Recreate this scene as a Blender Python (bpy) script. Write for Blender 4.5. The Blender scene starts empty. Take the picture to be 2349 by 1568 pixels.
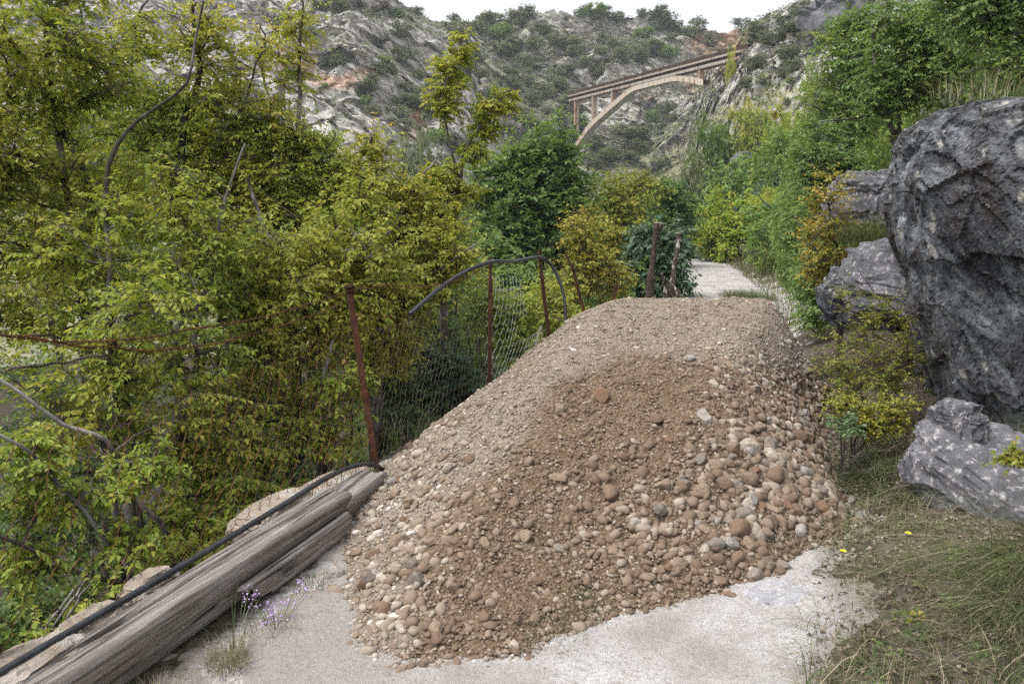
import bpy, math, random
import numpy as np
from mathutils import Vector
SC = bpy.context.scene
RNG = np.random.default_rng(11)
random.seed(5)

# ------------------------------------------------------------------ camera, sky, sun, exposure
CAM_H, PITCH = 1.65, math.radians(8.98)
cam_d = bpy.data.cameras.new('camera'); cam = bpy.data.objects.new('camera', cam_d)
SC.collection.objects.link(cam); SC.camera = cam
cam.location = (0, 0, CAM_H); cam.rotation_euler = (math.pi/2 - PITCH, 0, 0)
cam_d.sensor_width = 23.5; cam_d.lens = 18.0; cam_d.clip_start = 0.05; cam_d.clip_end = 2000
SUN_EL, SUN_AZ = math.radians(66), math.radians(-105)      # azimuth from +Y towards +X: behind left of the camera
world = bpy.data.worlds.new('World'); SC.world = world; world.use_nodes = True
wn = world.node_tree; wn.nodes.clear()
w_out = wn.nodes.new('ShaderNodeOutputWorld'); w_bg = wn.nodes.new('ShaderNodeBackground')
w_sky = wn.nodes.new('ShaderNodeTexSky'); w_sky.sky_type = 'NISHITA'; w_sky.sun_disc = False
w_sky.sun_elevation = SUN_EL; w_sky.sun_rotation = SUN_AZ; w_sky.dust_density = 4.0; w_sky.air_density = 1.0
w_hs = wn.nodes.new('ShaderNodeHueSaturation'); w_hs.inputs['Saturation'].default_value = 0.22; w_hs.inputs['Value'].default_value = 1.25
wn.links.new(w_sky.outputs[0], w_hs.inputs['Color']); wn.links.new(w_hs.outputs[0], w_bg.inputs[0])
w_bg.inputs[1].default_value = 0.15; wn.links.new(w_bg.outputs[0], w_out.inputs[0])
sun_d = bpy.data.lights.new('sun', 'SUN'); sun = bpy.data.objects.new('sun', sun_d); SC.collection.objects.link(sun)
sun_d.energy = 1.0; sun_d.angle = math.radians(35); sun_d.color = (1.0, 0.96, 0.9)
_sd = Vector((math.sin(SUN_AZ)*math.cos(SUN_EL), math.cos(SUN_AZ)*math.cos(SUN_EL), math.sin(SUN_EL)))
sun.rotation_euler = _sd.to_track_quat('Z', 'Y').to_euler(); sun.location = (0, 0, 60)
SC.view_settings.view_transform = 'Standard'; SC.view_settings.look = 'None'
SC.view_settings.exposure = 0.85; SC.view_settings.gamma = 1.0
SC.cycles.use_denoising = False
SC.cycles.max_bounces = 7; SC.cycles.diffuse_bounces = 4; SC.cycles.transmission_bounces = 4; SC.cycles.glossy_bounces = 2
SC.cycles.sample_clamp_indirect = 6

# ------------------------------------------------------------------ measuring helpers (photo measured on a 2348 px wide copy)
FP, CX, CY = 1798.0, 1174.0, 784.0
CP, SP = math.cos(PITCH), math.sin(PITCH)
def ray(px, py):
    px = np.asarray(px, float); py = np.asarray(py, float); dy = py - CY
    return px - CX, FP*CP - dy*SP, -(dy*CP + FP*SP)
def P(px, py, Y):
    x, f, u = ray(px, py)
    return np.array([x/f*Y, Y + 0*x, CAM_H + u/f*Y]).T if np.ndim(px) else np.array([float(x/f*Y), float(Y), float(CAM_H + u/f*Y)])
def to_px(p):
    p = np.asarray(p, float); X, Y, Z = p[..., 0], p[..., 1], p[..., 2] - CAM_H
    fw = Y*CP - Z*SP; up = Y*SP + Z*CP
    fw = np.maximum(fw, 1e-3)
    return CX + FP*X/fw, CY - FP*up/fw

# ------------------------------------------------------------------ numpy noise
def _hash(ix, iy, iz):
    h = (ix*374761393 + iy*668265263 + iz*2147483647 + 1013904223) & 0xffffffff
    h = ((h ^ (h >> 13))*1274126177) & 0xffffffff
    h = ((h ^ (h >> 16))*2246822519) & 0xffffffff
    return ((h ^ (h >> 15)) & 0xffffff)/float(0xffffff)
def vnoise(p):
    p = np.asarray(p, float); i = np.floor(p).astype(np.int64); f = p - i; f = f*f*f*(f*(f*6-15)+10)
    r = 0
    for dx in (0, 1):
        wx = f[..., 0] if dx else 1-f[..., 0]
        for dy in (0, 1):
            wy = f[..., 1] if dy else 1-f[..., 1]
            for dz in (0, 1):
                wz = f[..., 2] if dz else 1-f[..., 2]
                r = r + wx*wy*wz*_hash(i[..., 0]+dx, i[..., 1]+dy, i[..., 2]+dz)
    return r*2-1
def fbm(p, o=4, gain=.5):
    p = np.asarray(p, float); a, s, n = 1.0, 0, 0
    for k in range(o):
        s = s + a*vnoise(p*(2.03**k) + 17.3*k); n += a; a *= gain
    return s/n
def ridged(p, o=4):
    p = np.asarray(p, float); a, s, n = 1.0, 0, 0
    for k in range(o):
        s = s + a*(1-np.abs(vnoise(p*(2.07**k) + 31.7*k))*2); n += a; a *= .5
    return s/n
def facets(p, tilt=1.0):
    """flat broken faces: every cell of a jittered lattice gets its own offset and slope"""
    p = np.asarray(p, float); i0 = np.floor(p).astype(np.int64); best = np.full(p.shape[:-1], 1e9); out = np.zeros(p.shape[:-1])
    for dx in (-1, 0, 1):
        for dy in (-1, 0, 1):
            for dz in (-1, 0, 1):
                i = i0+np.array([dx, dy, dz]); a, b, c = i[..., 0], i[..., 1], i[..., 2]
                d = p-(i+np.stack([_hash(a, b, c), _hash(a+101, b, c), _hash(a, b+57, c)], -1)); q = (d**2).sum(-1); m = q < best
                h = (_hash(a, b, c+31)*2-1)*.6 + tilt*(d*(np.stack([_hash(a+7, b, c), _hash(a, b+7, c), _hash(a, b, c+7)], -1)*2-1)).sum(-1)
                best = np.where(m, q, best); out = np.where(m, h, out)
    return out
def xyz(a, b, c=0.0):
    return np.stack(np.broadcast_arrays(np.asarray(a, float), np.asarray(b, float), np.asarray(c, float)), -1)
def sstep(a, b, x):
    t = np.clip((np.asarray(x, float)-a)/(b-a), 0, 1); return t*t*(3-2*t)
def unit(v):
    return v/np.maximum(np.linalg.norm(v, axis=-1, keepdims=True), 1e-9)

# ------------------------------------------------------------------ object helpers
def make_mesh(name, V, faces, mats=(), attrs=None, smooth=False, mat_idx=None):
    V = np.asarray(V, np.float32); faces = [np.asarray(f, np.int32) for f in (faces if isinstance(faces, list) else [faces]) if len(f)]
    me = bpy.data.meshes.new(name); me.vertices.add(len(V)); me.vertices.foreach_set('co', V.ravel())
    nl = sum(f.size for f in faces); npoly = sum(len(f) for f in faces)
    me.loops.add(nl); me.polygons.add(npoly)
    me.loops.foreach_set('vertex_index', np.concatenate([f.ravel() for f in faces]))
    tot = np.concatenate([np.full(len(f), f.shape[1], np.int32) for f in faces])
    start = np.concatenate([[0], np.cumsum(tot)[:-1]]).astype(np.int32)
    me.polygons.foreach_set('loop_start', start); me.polygons.foreach_set('loop_total', tot)
    if mat_idx is not None: me.polygons.foreach_set('material_index', np.asarray(mat_idx, np.int32))
    me.polygons.foreach_set('use_smooth', np.full(npoly, smooth, bool))
    for k, v in (attrs or {}).items():
        a = me.attributes.new(k, 'FLOAT', 'POINT'); a.data.foreach_set('value', np.asarray(v, np.float32))
    me.update(calc_edges=True)
    for m in (mats if isinstance(mats, (list, tuple)) else [mats]): me.materials.append(m)
    return me
def link(name, me, parent=None, loc=None):
    o = bpy.data.objects.new(name, me); SC.collection.objects.link(o)
    if parent is not None: o.parent = parent
    if loc is not None: o.location = loc
    return o
def tag(o, label=None, cat=None, group=None, kind=None):
    if label: o['label'] = label
    if cat: o['category'] = cat
    if group: o['group'] = group
    if kind: o['kind'] = kind
    return o
def thing(name, loc, label, cat, group=None):
    o = bpy.data.objects.new(name, None); SC.collection.objects.link(o); o.location = loc; o.empty_display_size = .2
    return tag(o, label, cat, group)
def copy_tree(o, loc, rz=0, scale=None, tint=None):
    r = o.copy(); SC.collection.objects.link(r); r.location = loc; r.rotation_euler = (0, 0, rz)
    if scale is not None: r.scale = scale
    for c in list(o.children):
        d = c.copy(); SC.collection.objects.link(d); d.parent = r
        if tint is not None and c.name.startswith('crown'): d.color = tint
    if tint is not None and o.type == 'MESH': r.color = tint
    return r
ORD = ['', 'second ', 'third ', 'fourth ', 'fifth ', 'sixth ', 'seventh ', 'eighth ', 'ninth ', 'tenth ', 'eleventh ', 'twelfth ', 'thirteenth ', 'fourteenth ']
NUM = ['', 'one', 'two', 'three', 'four', 'five', 'six', 'seven', 'eight', 'nine', 'ten', 'eleven', 'twelve', 'thirteen', 'fourteen']
def uniq(items):
    """items: (obj, adjectives, noun, plural, zone); gives each object of one look and zone its own place in the row"""
    d = {}
    for it in items: d.setdefault((it[1], it[2], it[4]), []).append(it)
    for (adj, noun, zone), L in d.items():
        L.sort(key=lambda it: to_px(np.array(it[0].location))[0]); n = len(L)
        for k, it in enumerate(L):
            if n == 1: s = f'{adj} {noun} {zone}'
            else:
                if k == 0: pos = 'leftmost'
                elif k == n-1: pos = 'rightmost'
                elif k < 14: pos = ORD[k].strip()+' from left'
                else: pos = 'farther right'
                s = f'{pos} of {NUM[n] if n < 15 else "many"} {adj} {it[3]} {zone}'
            it[0]['label'] = s

# ------------------------------------------------------------------ geometry helpers
def grid_faces(nu, nv, wrap=False):
    i = np.arange(nu-1)[:, None]; j = np.arange(nv if wrap else nv-1)[None, :]; j2 = (j+1) % nv
    return np.stack([i*nv+j, i*nv+j2, (i+1)*nv+j2, (i+1)*nv+j], -1).reshape(-1, 4)
def tubes(Pn, Rn, sides=5, cap=False):
    """Pn (m,n,3) polylines, Rn (m,n) radii"""
    Pn = np.asarray(Pn, float); Rn = np.asarray(Rn, float); m, n, _ = Pn.shape
    T = unit(np.gradient(Pn, axis=1))
    ref = np.where(np.abs(T[:, :1, 2:3]) > .8, np.array([1.0, 0, 0]), np.array([0, 0, 1.0]))
    A = unit(np.cross(T, np.broadcast_to(ref, T.shape))); B = np.cross(T, A)
    an = np.arange(sides)/sides*2*np.pi
    V = Pn[:, :, None] + Rn[:, :, None, None]*(A[:, :, None]*np.cos(an)[:, None] + B[:, :, None]*np.sin(an)[:, None])
    F = grid_faces(n, sides, True)
    F = (F[None] + (np.arange(m)*n*sides)[:, None, None]).reshape(-1, 4)
    V = V.reshape(-1, 3)
    if cap and m == 1:
        c0, c1 = len(V), len(V)+1; V = np.vstack([V, Pn[0, :1], Pn[0, -1:]])
        k = np.arange(sides); k2 = (k+1) % sides; e = (n-1)*sides
        return V, [F, np.stack([np.full(sides, c0), k2, k], -1), np.stack([np.full(sides, c1), e+k, e+k2], -1)]
    return V, F
def smooth_line(pts, n=24):
    pts = np.asarray(pts, float); k = len(pts)
    ext = np.vstack([2*pts[0]-pts[1], pts, 2*pts[-1]-pts[-2]])
    t = np.linspace(0, k-1-1e-6, n); i = t.astype(int); f = (t-i)[:, None]
    p0, p1, p2, p3 = ext[i], ext[i+1], ext[i+2], ext[i+3]
    return .5*((2*p1)+(-p0+p2)*f+(2*p0-5*p1+4*p2-p3)*f**2+(-p0+3*p1-3*p2+p3)*f**3)
class Geo:
    def __init__(s): s.V = []; s.F = {}; s.n = 0; s.A = []
    def add(s, V, F, var=0.0):
        V = np.asarray(V, float)
        for f in (F if isinstance(F, list) else [F]):
            f = np.asarray(f)
            if len(f): s.F.setdefault(f.shape[1], []).append(f + s.n)
        s.V.append(V); s.A.append(np.zeros(len(V)) + var); s.n += len(V)
    def tube(s, pts, r, sides=6, var=0.0, cap=True):
        pts = np.asarray(pts, float); r = np.zeros(len(pts)) + r
        V, F = tubes(pts[None], r[None], sides, cap); s.add(V, F, var)
    def box(s, c, ax, var=0.0):
        """c centre, ax 3x3 half-axis rows"""
        c = np.asarray(c, float); ax = np.asarray(ax, float)
        sg = np.array([(x, y, z) for x in (-1, 1) for y in (-1, 1) for z in (-1, 1)], float)
        F = np.array([(0, 1, 3, 2), (4, 6, 7, 5), (0, 4, 5, 1), (2, 3, 7, 6), (0, 2, 6, 4), (1, 5, 7, 3)])
        s.add(c + sg@ax, F, var)
    def mesh(s, name, mats, smooth=False):
        return make_mesh(name, np.vstack(s.V), [np.vstack(s.F[k]) for k in sorted(s.F)], mats, {'var': np.concatenate(s.A)}, smooth)
_t = (1+5**.5)/2
def ico(sub):
    V = [(-1, _t, 0), (1, _t, 0), (-1, -_t, 0), (1, -_t, 0), (0, -1, _t), (0, 1, _t), (0, -1, -_t), (0, 1, -_t), (_t, 0, -1), (_t, 0, 1), (-_t, 0, -1), (-_t, 0, 1)]
    F = [(0, 11, 5), (0, 5, 1), (0, 1, 7), (0, 7, 10), (0, 10, 11), (1, 5, 9), (5, 11, 4), (11, 10, 2), (10, 7, 6), (7, 1, 8), (3, 9, 4), (3, 4, 2), (3, 2, 6), (3, 6, 8), (3, 8, 9), (4, 9, 5), (2, 4, 11), (6, 2, 10), (8, 6, 7), (9, 8, 1)]
    V = [np.array(v)/np.linalg.norm(v) for v in V]
    for _ in range(sub):
        cache = {}; G = []
        def mid(a, b):
            k = (min(a, b), max(a, b))
            if k not in cache: v = V[a]+V[b]; V.append(v/np.linalg.norm(v)); cache[k] = len(V)-1
            return cache[k]
        for a, b, c in F:
            x, y, z = mid(a, b), mid(b, c), mid(c, a); G += [(a, x, z), (b, y, x), (c, z, y), (x, y, z)]
        F = G
    return np.array(V), np.array(F)
ICO = [ico(k) for k in range(5)]

# ------------------------------------------------------------------ materials
class NT:
    def __init__(s, name):
        s.m = bpy.data.materials.new(name); s.m.use_nodes = True; s.t = s.m.node_tree; s.t.nodes.clear()
        s.out = s.n('OutputMaterial')
    def n(s, typ, **kw):
        o = s.t.nodes.new('ShaderNode'+typ)
        for k, v in kw.items(): setattr(o, k, v)
        return o
    def set(s, sock, v):
        if isinstance(v, bpy.types.NodeSocket): s.t.links.new(v, sock)
        elif v is not None:
            sock.default_value = (tuple(v)+(1,)) if (isinstance(v, (tuple, list)) and sock.type == 'RGBA' and len(v) == 3) else v
    def coord(s, kind='Object', scale=None, rot=None):
        c = s.n('TexCoord').outputs[kind]
        if scale is None and rot is None: return c
        if rot is not None:
            m0 = s.n('Mapping'); s.set(m0.inputs['Vector'], c); m0.inputs['Rotation'].default_value = rot; c = m0.outputs[0]
        if scale is None: return c
        mp = s.n('Mapping'); s.set(mp.inputs['Vector'], c)
        if scale is not None: mp.inputs['Scale'].default_value = scale if isinstance(scale, (tuple, list)) else (scale,)*3
        return mp.outputs[0]
    def noise(s, vec, scale, detail=4, rough=.55, dist=0):
        o = s.n('TexNoise'); s.set(o.inputs['Vector'], vec); o.inputs['Scale'].default_value = scale
        o.inputs['Detail'].default_value = detail; o.inputs['Roughness'].default_value = rough; o.inputs['Distortion'].default_value = dist
        return o.outputs['Fac']
    def voro(s, vec, scale, feature='F1', out='Distance', rnd=1.0):
        o = s.n('TexVoronoi', feature=feature); s.set(o.inputs['Vector'], vec); o.inputs['Scale'].default_value = scale
        o.inputs['Randomness'].default_value = rnd
        return o.outputs[out]
    def ramp(s, fac, stops, interp='LINEAR'):
        o = s.n('ValToRGB'); s.set(o.inputs[0], fac); e = o.color_ramp.elements; o.color_ramp.interpolation = interp
        while len(e) < len(stops): e.new(.5)
        for el, (p, c) in zip(e, stops):
            el.position = p; el.color = (tuple(c)+(1,)) if isinstance(c, (tuple, list)) else (c, c, c, 1)
        return o.outputs[0]
    def mix(s, fac, a, b, mode='MIX'):
        o = s.n('Mix', data_type='RGBA', blend_type=mode); s.set(o.inputs[0], fac); s.set(o.inputs[6], a); s.set(o.inputs[7], b)
        return o.outputs[2]
    def math(s, op, a, b=0.0):
        o = s.n('Math', operation=op); s.set(o.inputs[0], a); s.set(o.inputs[1], b); return o.outputs[0]
    def attr(s, name): return s.n('Attribute', attribute_name=name).outputs['Fac']
    def bump(s, h, strength=.5, dist=.02, normal=None):
        o = s.n('Bump'); s.set(o.inputs['Height'], h); o.inputs['Strength'].default_value = strength; o.inputs['Distance'].default_value = dist
        if normal is not None: s.set(o.inputs['Normal'], normal)
        return o.outputs[0]
    def finish(s, color, rough=.9, normal=None, spec=.25, metal=0.0):
        b = s.n('BsdfPrincipled'); s.set(b.inputs['Base Color'], color); s.set(b.inputs['Roughness'], rough)
        b.inputs['Specular IOR Level'].default_value = spec; b.inputs['Metallic'].default_value = metal
        if normal is not None: s.set(b.inputs['Normal'], normal)
        s.t.links.new(b.outputs[0], s.out.inputs[0]); return s.m

def leaf_mat(name, stops, trans=.3, rough=.5):
    s = NT(name); c = s.ramp(s.attr('var'), stops); oc = s.n('ObjectInfo').outputs['Color']
    c = s.mix(1.0, c, oc, 'MULTIPLY')
    b = s.n('BsdfPrincipled'); s.set(b.inputs['Base Color'], c); b.inputs['Roughness'].default_value = rough; b.inputs['Specular IOR Level'].default_value = .3
    t = s.n('BsdfTranslucent'); c2 = s.mix(1.0, c, (1.0, 1.0, .55), 'MULTIPLY'); s.set(t.inputs['Color'], c2)
    m = s.n('MixShader'); m.inputs[0].default_value = trans
    s.t.links.new(b.outputs[0], m.inputs[1]); s.t.links.new(t.outputs[0], m.inputs[2]); s.t.links.new(m.outputs[0], s.out.inputs[0])
    return s.m
M = {}
M['leaf_yellow'] = leaf_mat('leaf_yellow', [(0, (.14, .215, .035)), (.3, (.255, .34, .055)), (.62, (.41, .43, .075)), (.88, (.54, .48, .10)), (1, (.58, .40, .13))], .45)
M['leaf_green'] = leaf_mat('leaf_green', [(0, (.08, .14, .05)), (.5, (.17, .26, .08)), (.85, (.26, .345, .10)), (1, (.38, .38, .12))], .42)
M['leaf_blue'] = leaf_mat('leaf_blue', [(0, (.05, .09, .05)), (.6, (.11, .18, .105)), (1, (.19, .25, .15))], .3)
M['leaf_dark'] = leaf_mat('leaf_dark', [(0, (.08, .10, .062)), (.6, (.15, .175, .105)), (1, (.23, .24, .145))], .3)
M['leaf_ochre'] = leaf_mat('leaf_ochre', [(0, (.16, .22, .035)), (.4, (.33, .32, .05)), (.8, (.46, .34, .07)), (1, (.46, .25, .07))], .35)
M['grass'] = leaf_mat('grass', [(0, (.045, .075, .03)), (.4, (.105, .15, .052)), (.62, (.20, .195, .095)), (.8, (.30, .26, .17)), (1, (.46, .40, .29))], .25)
s = NT('bark'); v = s.coord(scale=(9, 9, 3)); n1 = s.noise(v, 3, 5); n2 = s.noise(s.coord(), 2.2, 3)
c = s.mix(s.ramp(n2, [(.45, 0), (.62, 1)]), (.055, .046, .038), (.27, .255, .235)); c = s.mix(s.ramp(n1, [(.45, 0), (.75, .7)]), c, (.03, .025, .02))
M['bark'] = s.finish(c, .9, s.bump(n1, .5, .01))
s = NT('rust'); v = s.coord(); n1 = s.noise(v, 14, 6, .65); n2 = s.noise(v, 60, 3)
c = s.ramp(n1, [(.3, (.03, .016, .012)), (.5, (.075, .028, .016)), (.68, (.14, .055, .026)), (.8, (.07, .036, .026))])
M['rust'] = s.finish(c, .85, s.bump(n2, .4, .003))
s = NT('rusty_wire'); n1 = s.noise(s.coord(), 9, 3)
M['wire_rust'] = s.finish(s.ramp(n1, [(.35, (.03, .017, .012)), (.5, (.085, .036, .015)), (.7, (.16, .07, .02))]), .75)
s = NT('dark_wire'); M['wire_dark'] = s.finish(s.ramp(s.noise(s.coord(), 9, 3), [(.4, (.04, .03, .022)), (.6, (.12, .10, .075))]), .7)
s = NT('galvanised_wire'); M['wire_zinc'] = s.finish(s.ramp(s.noise(s.coord(), 9, 3), [(.4, (.22, .24, .22)), (.65, (.45, .47, .46))]), .5)
s = NT('black_pipe'); v = s.coord(); M['pipe'] = s.finish(s.ramp(s.noise(v, 12, 4), [(.35, (.012, .014, .017)), (.7, (.04, .043, .048))]), s.ramp(s.noise(v, 30, 3), [(.3, .28), (.7, .5)]), None, .5)
# ================================================================== TERRAIN
def xf(Y): return -.867 + .335*(np.asarray(Y, float)-4.81)          # line of the wire fence
_YE = [-20, 14, 21, 33, 45, 60]; _XE = [xf(-20), 2.21, 4.2, 6.9, 9.0, 13]
def x_edge(Y): return np.interp(Y, _YE, _XE)
def x_bank(Y): return np.interp(Y, [-6, 1, 2.6, 3.5, 4.3, 6.5, 12, 15, 21, 33, 45, 60], [.3, .85, 1.12, 1.5, 1.95, 2.5, 4.2, 5.35, 6.6, 8.9, 10.5, 15])
COLS = np.array([-2600, -400, 300, 800, 1000, 1200, 1330, 1480, 1560, 1640, 1720, 1850, 1950, 2100, 2500, 5000.])
YK = np.array([30, 45, 60, 75, 90, 105, 120, 135, 150, 165, 180, 200, 280.])
ZK = np.array([
 [-6, -6, 2, 12, 22, 32, 42, 52, 62, 70, 76, 80, 84],
 [-6, -6, 0, 8, 18, 28, 38, 50, 60, 68, 74, 78, 80],
 [-6, -6, -1, 6, 15, 25, 35, 45, 54, 60, 64, 66, 60],
 [-6, -7, -3, 3, 11, 20, 30, 40, 49, 55, 56, 55, 45],
 [-6, -8, -6, -2, 5, 13, 22, 30, 37, 43.5, 43, 40, 30],
 [-6, -8, -8, -6, -2, 3, 9, 17, 27, 37, 46.5, 44, 30],
 [-6, -8, -8, -8, -5, 0, 4, 12, 23, 35, 46.0, 43, 30],
 [-5, -8, -8, -7, -4, 0, 5, 11, 21, 34, 46.5, 44, 30],
 [-4, -5, -6, -3, 2, 4, 7, 13, 23, 34, 44.7, 42, 30],
 [-1, 0, 0, 4, 12, 17, 20, 24, 29, 35, 44.0, 42, 30],
 [1, 1, 3, 9, 19, 23, 26, 29, 33, 38, 43.5, 41, 30],
 [2, 4, 7, 13, 20.5, 26, 30, 33, 37, 41, 44, 42, 35],
 [4, 6, 11.5, 19.5, 26, 31, 34, 36, 40, 43, 45, 46, 46],
 [6, 9, 16, 24, 31, 37, 42, 46, 50, 53, 55, 58, 60],
 [12, 14, 22, 30, 38, 44, 50, 54, 58, 62, 66, 70, 74],
 [12, 16, 24, 32, 40, 46, 52, 56, 60, 64, 68, 72, 76.]])
ZK[3:12, 8:12] -= 4.0
def far_z(X, Y):
    X, Y = np.broadcast_arrays(np.asarray(X, float), np.asarray(Y, float)); sh = X.shape; X = X.ravel(); Y = Y.ravel()
    rr = np.hypot(X, Y); az = np.arctan2(X, np.maximum(Y, 1e-6)); col = CX + 1835*np.tan(np.clip(az, -1.15, 1.15))
    d = np.maximum(Y, rr*.55)
    ci = np.clip(np.searchsorted(COLS, col)-1, 0, len(COLS)-2); t = np.clip((col-COLS[ci])/(COLS[ci+1]-COLS[ci]), 0, 1); t = .5*t+.5*t*t*(3-2*t)
    yi = np.clip(np.searchsorted(YK, d)-1, 0, len(YK)-2); u = np.clip((d-YK[yi])/(YK[yi+1]-YK[yi]), 0, 1)
    z = (ZK[ci, yi]*(1-u)+ZK[ci, yi+1]*u)*(1-t) + (ZK[ci+1, yi]*(1-u)+ZK[ci+1, yi+1]*u)*t
    return z.reshape(sh)
def near_z(X, Y):
    X = np.asarray(X, float); Y = np.asarray(Y, float)
    dl = x_edge(Y) - .02 - X; dr = X - x_bank(Y)
    zl = np.where(dl > 0, .03 - .18*sstep(.05, .3, dl) - 1.1*np.maximum(0, dl-.42) + .75*np.maximum(0, dl-3.0) + .28*np.maximum(0, dl-8), 0)
    zl = np.maximum(zl, -6.0)
    zr = np.where(dr > 0, .32*dr + .34*np.maximum(0, dr-.9) - .12*np.maximum(0, dr-9), 0)
    return zl + zr
def ground_z(X, Y, rough=True):
    X = np.asarray(X, float); Y = np.asarray(Y, float)
    w = sstep(32, 50, np.hypot(X, Y))
    z = near_z(X, Y)*(1-w) + far_z(X, Y)*w
    if rough:
        off = np.clip(np.maximum(x_edge(Y)-.3-X, X-x_bank(Y)), 0, 1.5)
        z = z + (1-w)*((.015 + .06*off)*fbm(xyz(X, Y)*1.7, 4) + off*.12*fbm(xyz(X, Y)*.35+9, 3))
    return z
def polar(r0, r1, nr, a0, a1, na):
    r = np.exp(np.linspace(math.log(r0), math.log(r1), nr)); a = np.radians(np.linspace(a0, a1, na))
    return np.meshgrid(r, a, indexing='ij')
RS = 48.0
rr, aa = polar(.5, RS, 330, -88, 88, 420)
GX, GY = rr*np.sin(aa), rr*np.cos(aa) - .35*np.maximum(0, 1-rr/3)
GZ = ground_z(GX, GY)

# ---- ground material: dark soil, litter and dry grass tones; pale stony strip at the road
s = NT('ground_soil'); v = s.coord(); n1 = s.noise(v, 1.3, 5); n2 = s.noise(v, 16, 5, .65); n3 = s.noise(v, 70, 3, .7)
c = s.ramp(n1, [(.3, (.05, .04, .028)), (.5, (.095, .08, .06)), (.7, (.085, .08, .045))])
c = s.mix(s.ramp(n2, [(.42, 0), (.68, .8)]), c, (.22, .19, .16)); c = s.mix(s.ramp(n3, [(.45, 0), (.7, .75)]), c, (.03, .025, .02))
road = s.attr('road'); rn = s.math('ADD', road, s.math('MULTIPLY', s.math('SUBTRACT', n2, .5), .9))
gr = s.ramp(n3, [(.3, (.20, .18, .15)), (.5, (.40, .38, .36)), (.7, (.58, .565, .55))])
c = s.mix(s.ramp(rn, [(.35, 0), (.62, 1)]), c, gr)
c = s.mix(s.math('MULTIPLY', s.attr('green'), s.ramp(n2, [(.3, .5), (.6, 1)])), c, s.ramp(n2, [(.3, (.04, .06, .02)), (.6, (.09, .115, .035))]))
c = s.mix(s.math('MULTIPLY', s.attr('humus_shade'), .85), c, s.ramp(n2, [(.3, (.022, .018, .012)), (.7, (.06, .048, .032))]))  # leaf mould left of the fence, darkened further to stand in for tree shade
M['ground'] = s.finish(c, .95, s.bump(n3, .7, .02, s.bump(n2, .6, .06)), .15)
dl = GX - x_edge(GY); dr = x_bank(GY) - GX
road = sstep(.15, .55, dl)*sstep(-.15, .35, dr)
me = make_mesh('ground', np.stack([GX, GY, GZ], -1).reshape(-1, 3), grid_faces(*GX.shape)[:, ::-1], M['ground'], {'road': road.ravel(), 'humus_shade': sstep(.45, 1.0, x_edge(GY)-GX).ravel(), 'green': np.clip((sstep(1.8, 4, GX-x_bank(GY)) + sstep(.5, 2.5, GX-x_bank(GY))*sstep(9, 14, GY)), 0, 1).ravel()}, True)
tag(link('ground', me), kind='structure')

# ---- pale limestone road: a sheet that dips under the ground along its ragged edges
yy = np.concatenate([np.arange(-.5, 9, .035), np.arange(9, 20, .09), np.arange(20, 42, .2)]); uu = np.linspace(-1, 1, 121)
cen = np.interp(yy, [-1, 2.6, 4.3, 6.5, 12, 15, 21, 33, 42], [-.5, -.1, .4, .95, 3.2, 4.35, 5.6, 7.75, 7.6]); hw = np.interp(yy, [-1, 2.6, 4.3, 6.5, 12, 15, 21, 33, 42], [1.6, 1.42, 1.5, 1.5, 1.35, 1.36, 1.2, .95, .7])
PX = cen[:, None] + (hw[:, None]+.25)*uu[None]; PY = yy[:, None] + 0*PX
edge = (hw[:, None] - np.abs(PX-cen[:, None]))                      # metres inside the edge
n = fbm(xyz(PX, PY)*2.6, 4)*.42
rut = np.where(PY > 9, sstep(.55, .9, n*1.3+.55-np.abs(PX-cen[:, None])*1.9)*.5, 0)
lift = np.clip((edge + n*1.3 + .22*fbm(xyz(PX, PY)*9, 3) - .16)*.16, -.05, .014) - .05*rut
PZ = ground_z(PX, PY) + lift + .006*fbm(xyz(PX, PY)*22, 3)
s = NT('limestone_road'); v = s.coord(); n1 = s.noise(v, 2.2, 4); n2 = s.noise(v, 42, 5, .7); vo = s.voro(v, 95, out='Color'); vd = s.voro(v, 95); n3 = s.noise(v, 150, 3, .7)
c = s.ramp(n1, [(.35, (.28, .255, .235)), (.52, (.41, .40, .395)), (.72, (.52, .515, .52))])
ea = s.math('ADD', s.attr('earth'), s.math('MULTIPLY', s.math('SUBTRACT', n2, .5), .9)); c = s.mix(s.ramp(ea, [(.3, 0), (.8, .8)]), c, (.265, .235, .205))
sep = s.n('SeparateColor'); s.set(sep.inputs[0], vo)
c = s.mix(s.ramp(sep.outputs[0], [(.15, .65), (.45, 0)]), c, (.33, .30, .27)); c = s.mix(s.ramp(n2, [(.52, 0), (.72, .75)]), c, (.20, .18, .155))
c = s.mix(s.ramp(n3, [(.34, .6), (.46, 0)]), c, (.22, .20, .18))
M['road'] = s.finish(c, .95, s.bump(n3, .6, .008, s.bump(n2, .6, .02)), .1)
ax_, ay_ = to_px(np.stack([PX, PY, PZ], -1)); earth = np.clip(sstep(1230, 700, ax_+.25*(1568-ay_))*1.0 + sstep(1800, 1950, ax_)*.5 + .35*fbm(xyz(PX, PY)*1.5+60, 3), 0, 1)*sstep(8, 5, PY) + .8*sstep(.42, .02, edge+n*.8)*sstep(9, 6, PY) + .5*sstep(.4, 0, edge+n)*sstep(6, 9, PY) + .5*sstep(5, 8, PY)*np.clip(fbm(xyz(PX, PY)*.9, 3)*2, 0, 1)
tag(link('road', make_mesh('road', np.stack([PX, PY, PZ], -1).reshape(-1, 3), grid_faces(*PX.shape), M['road'], {'earth': earth.ravel()}, True)), kind='structure')

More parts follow.
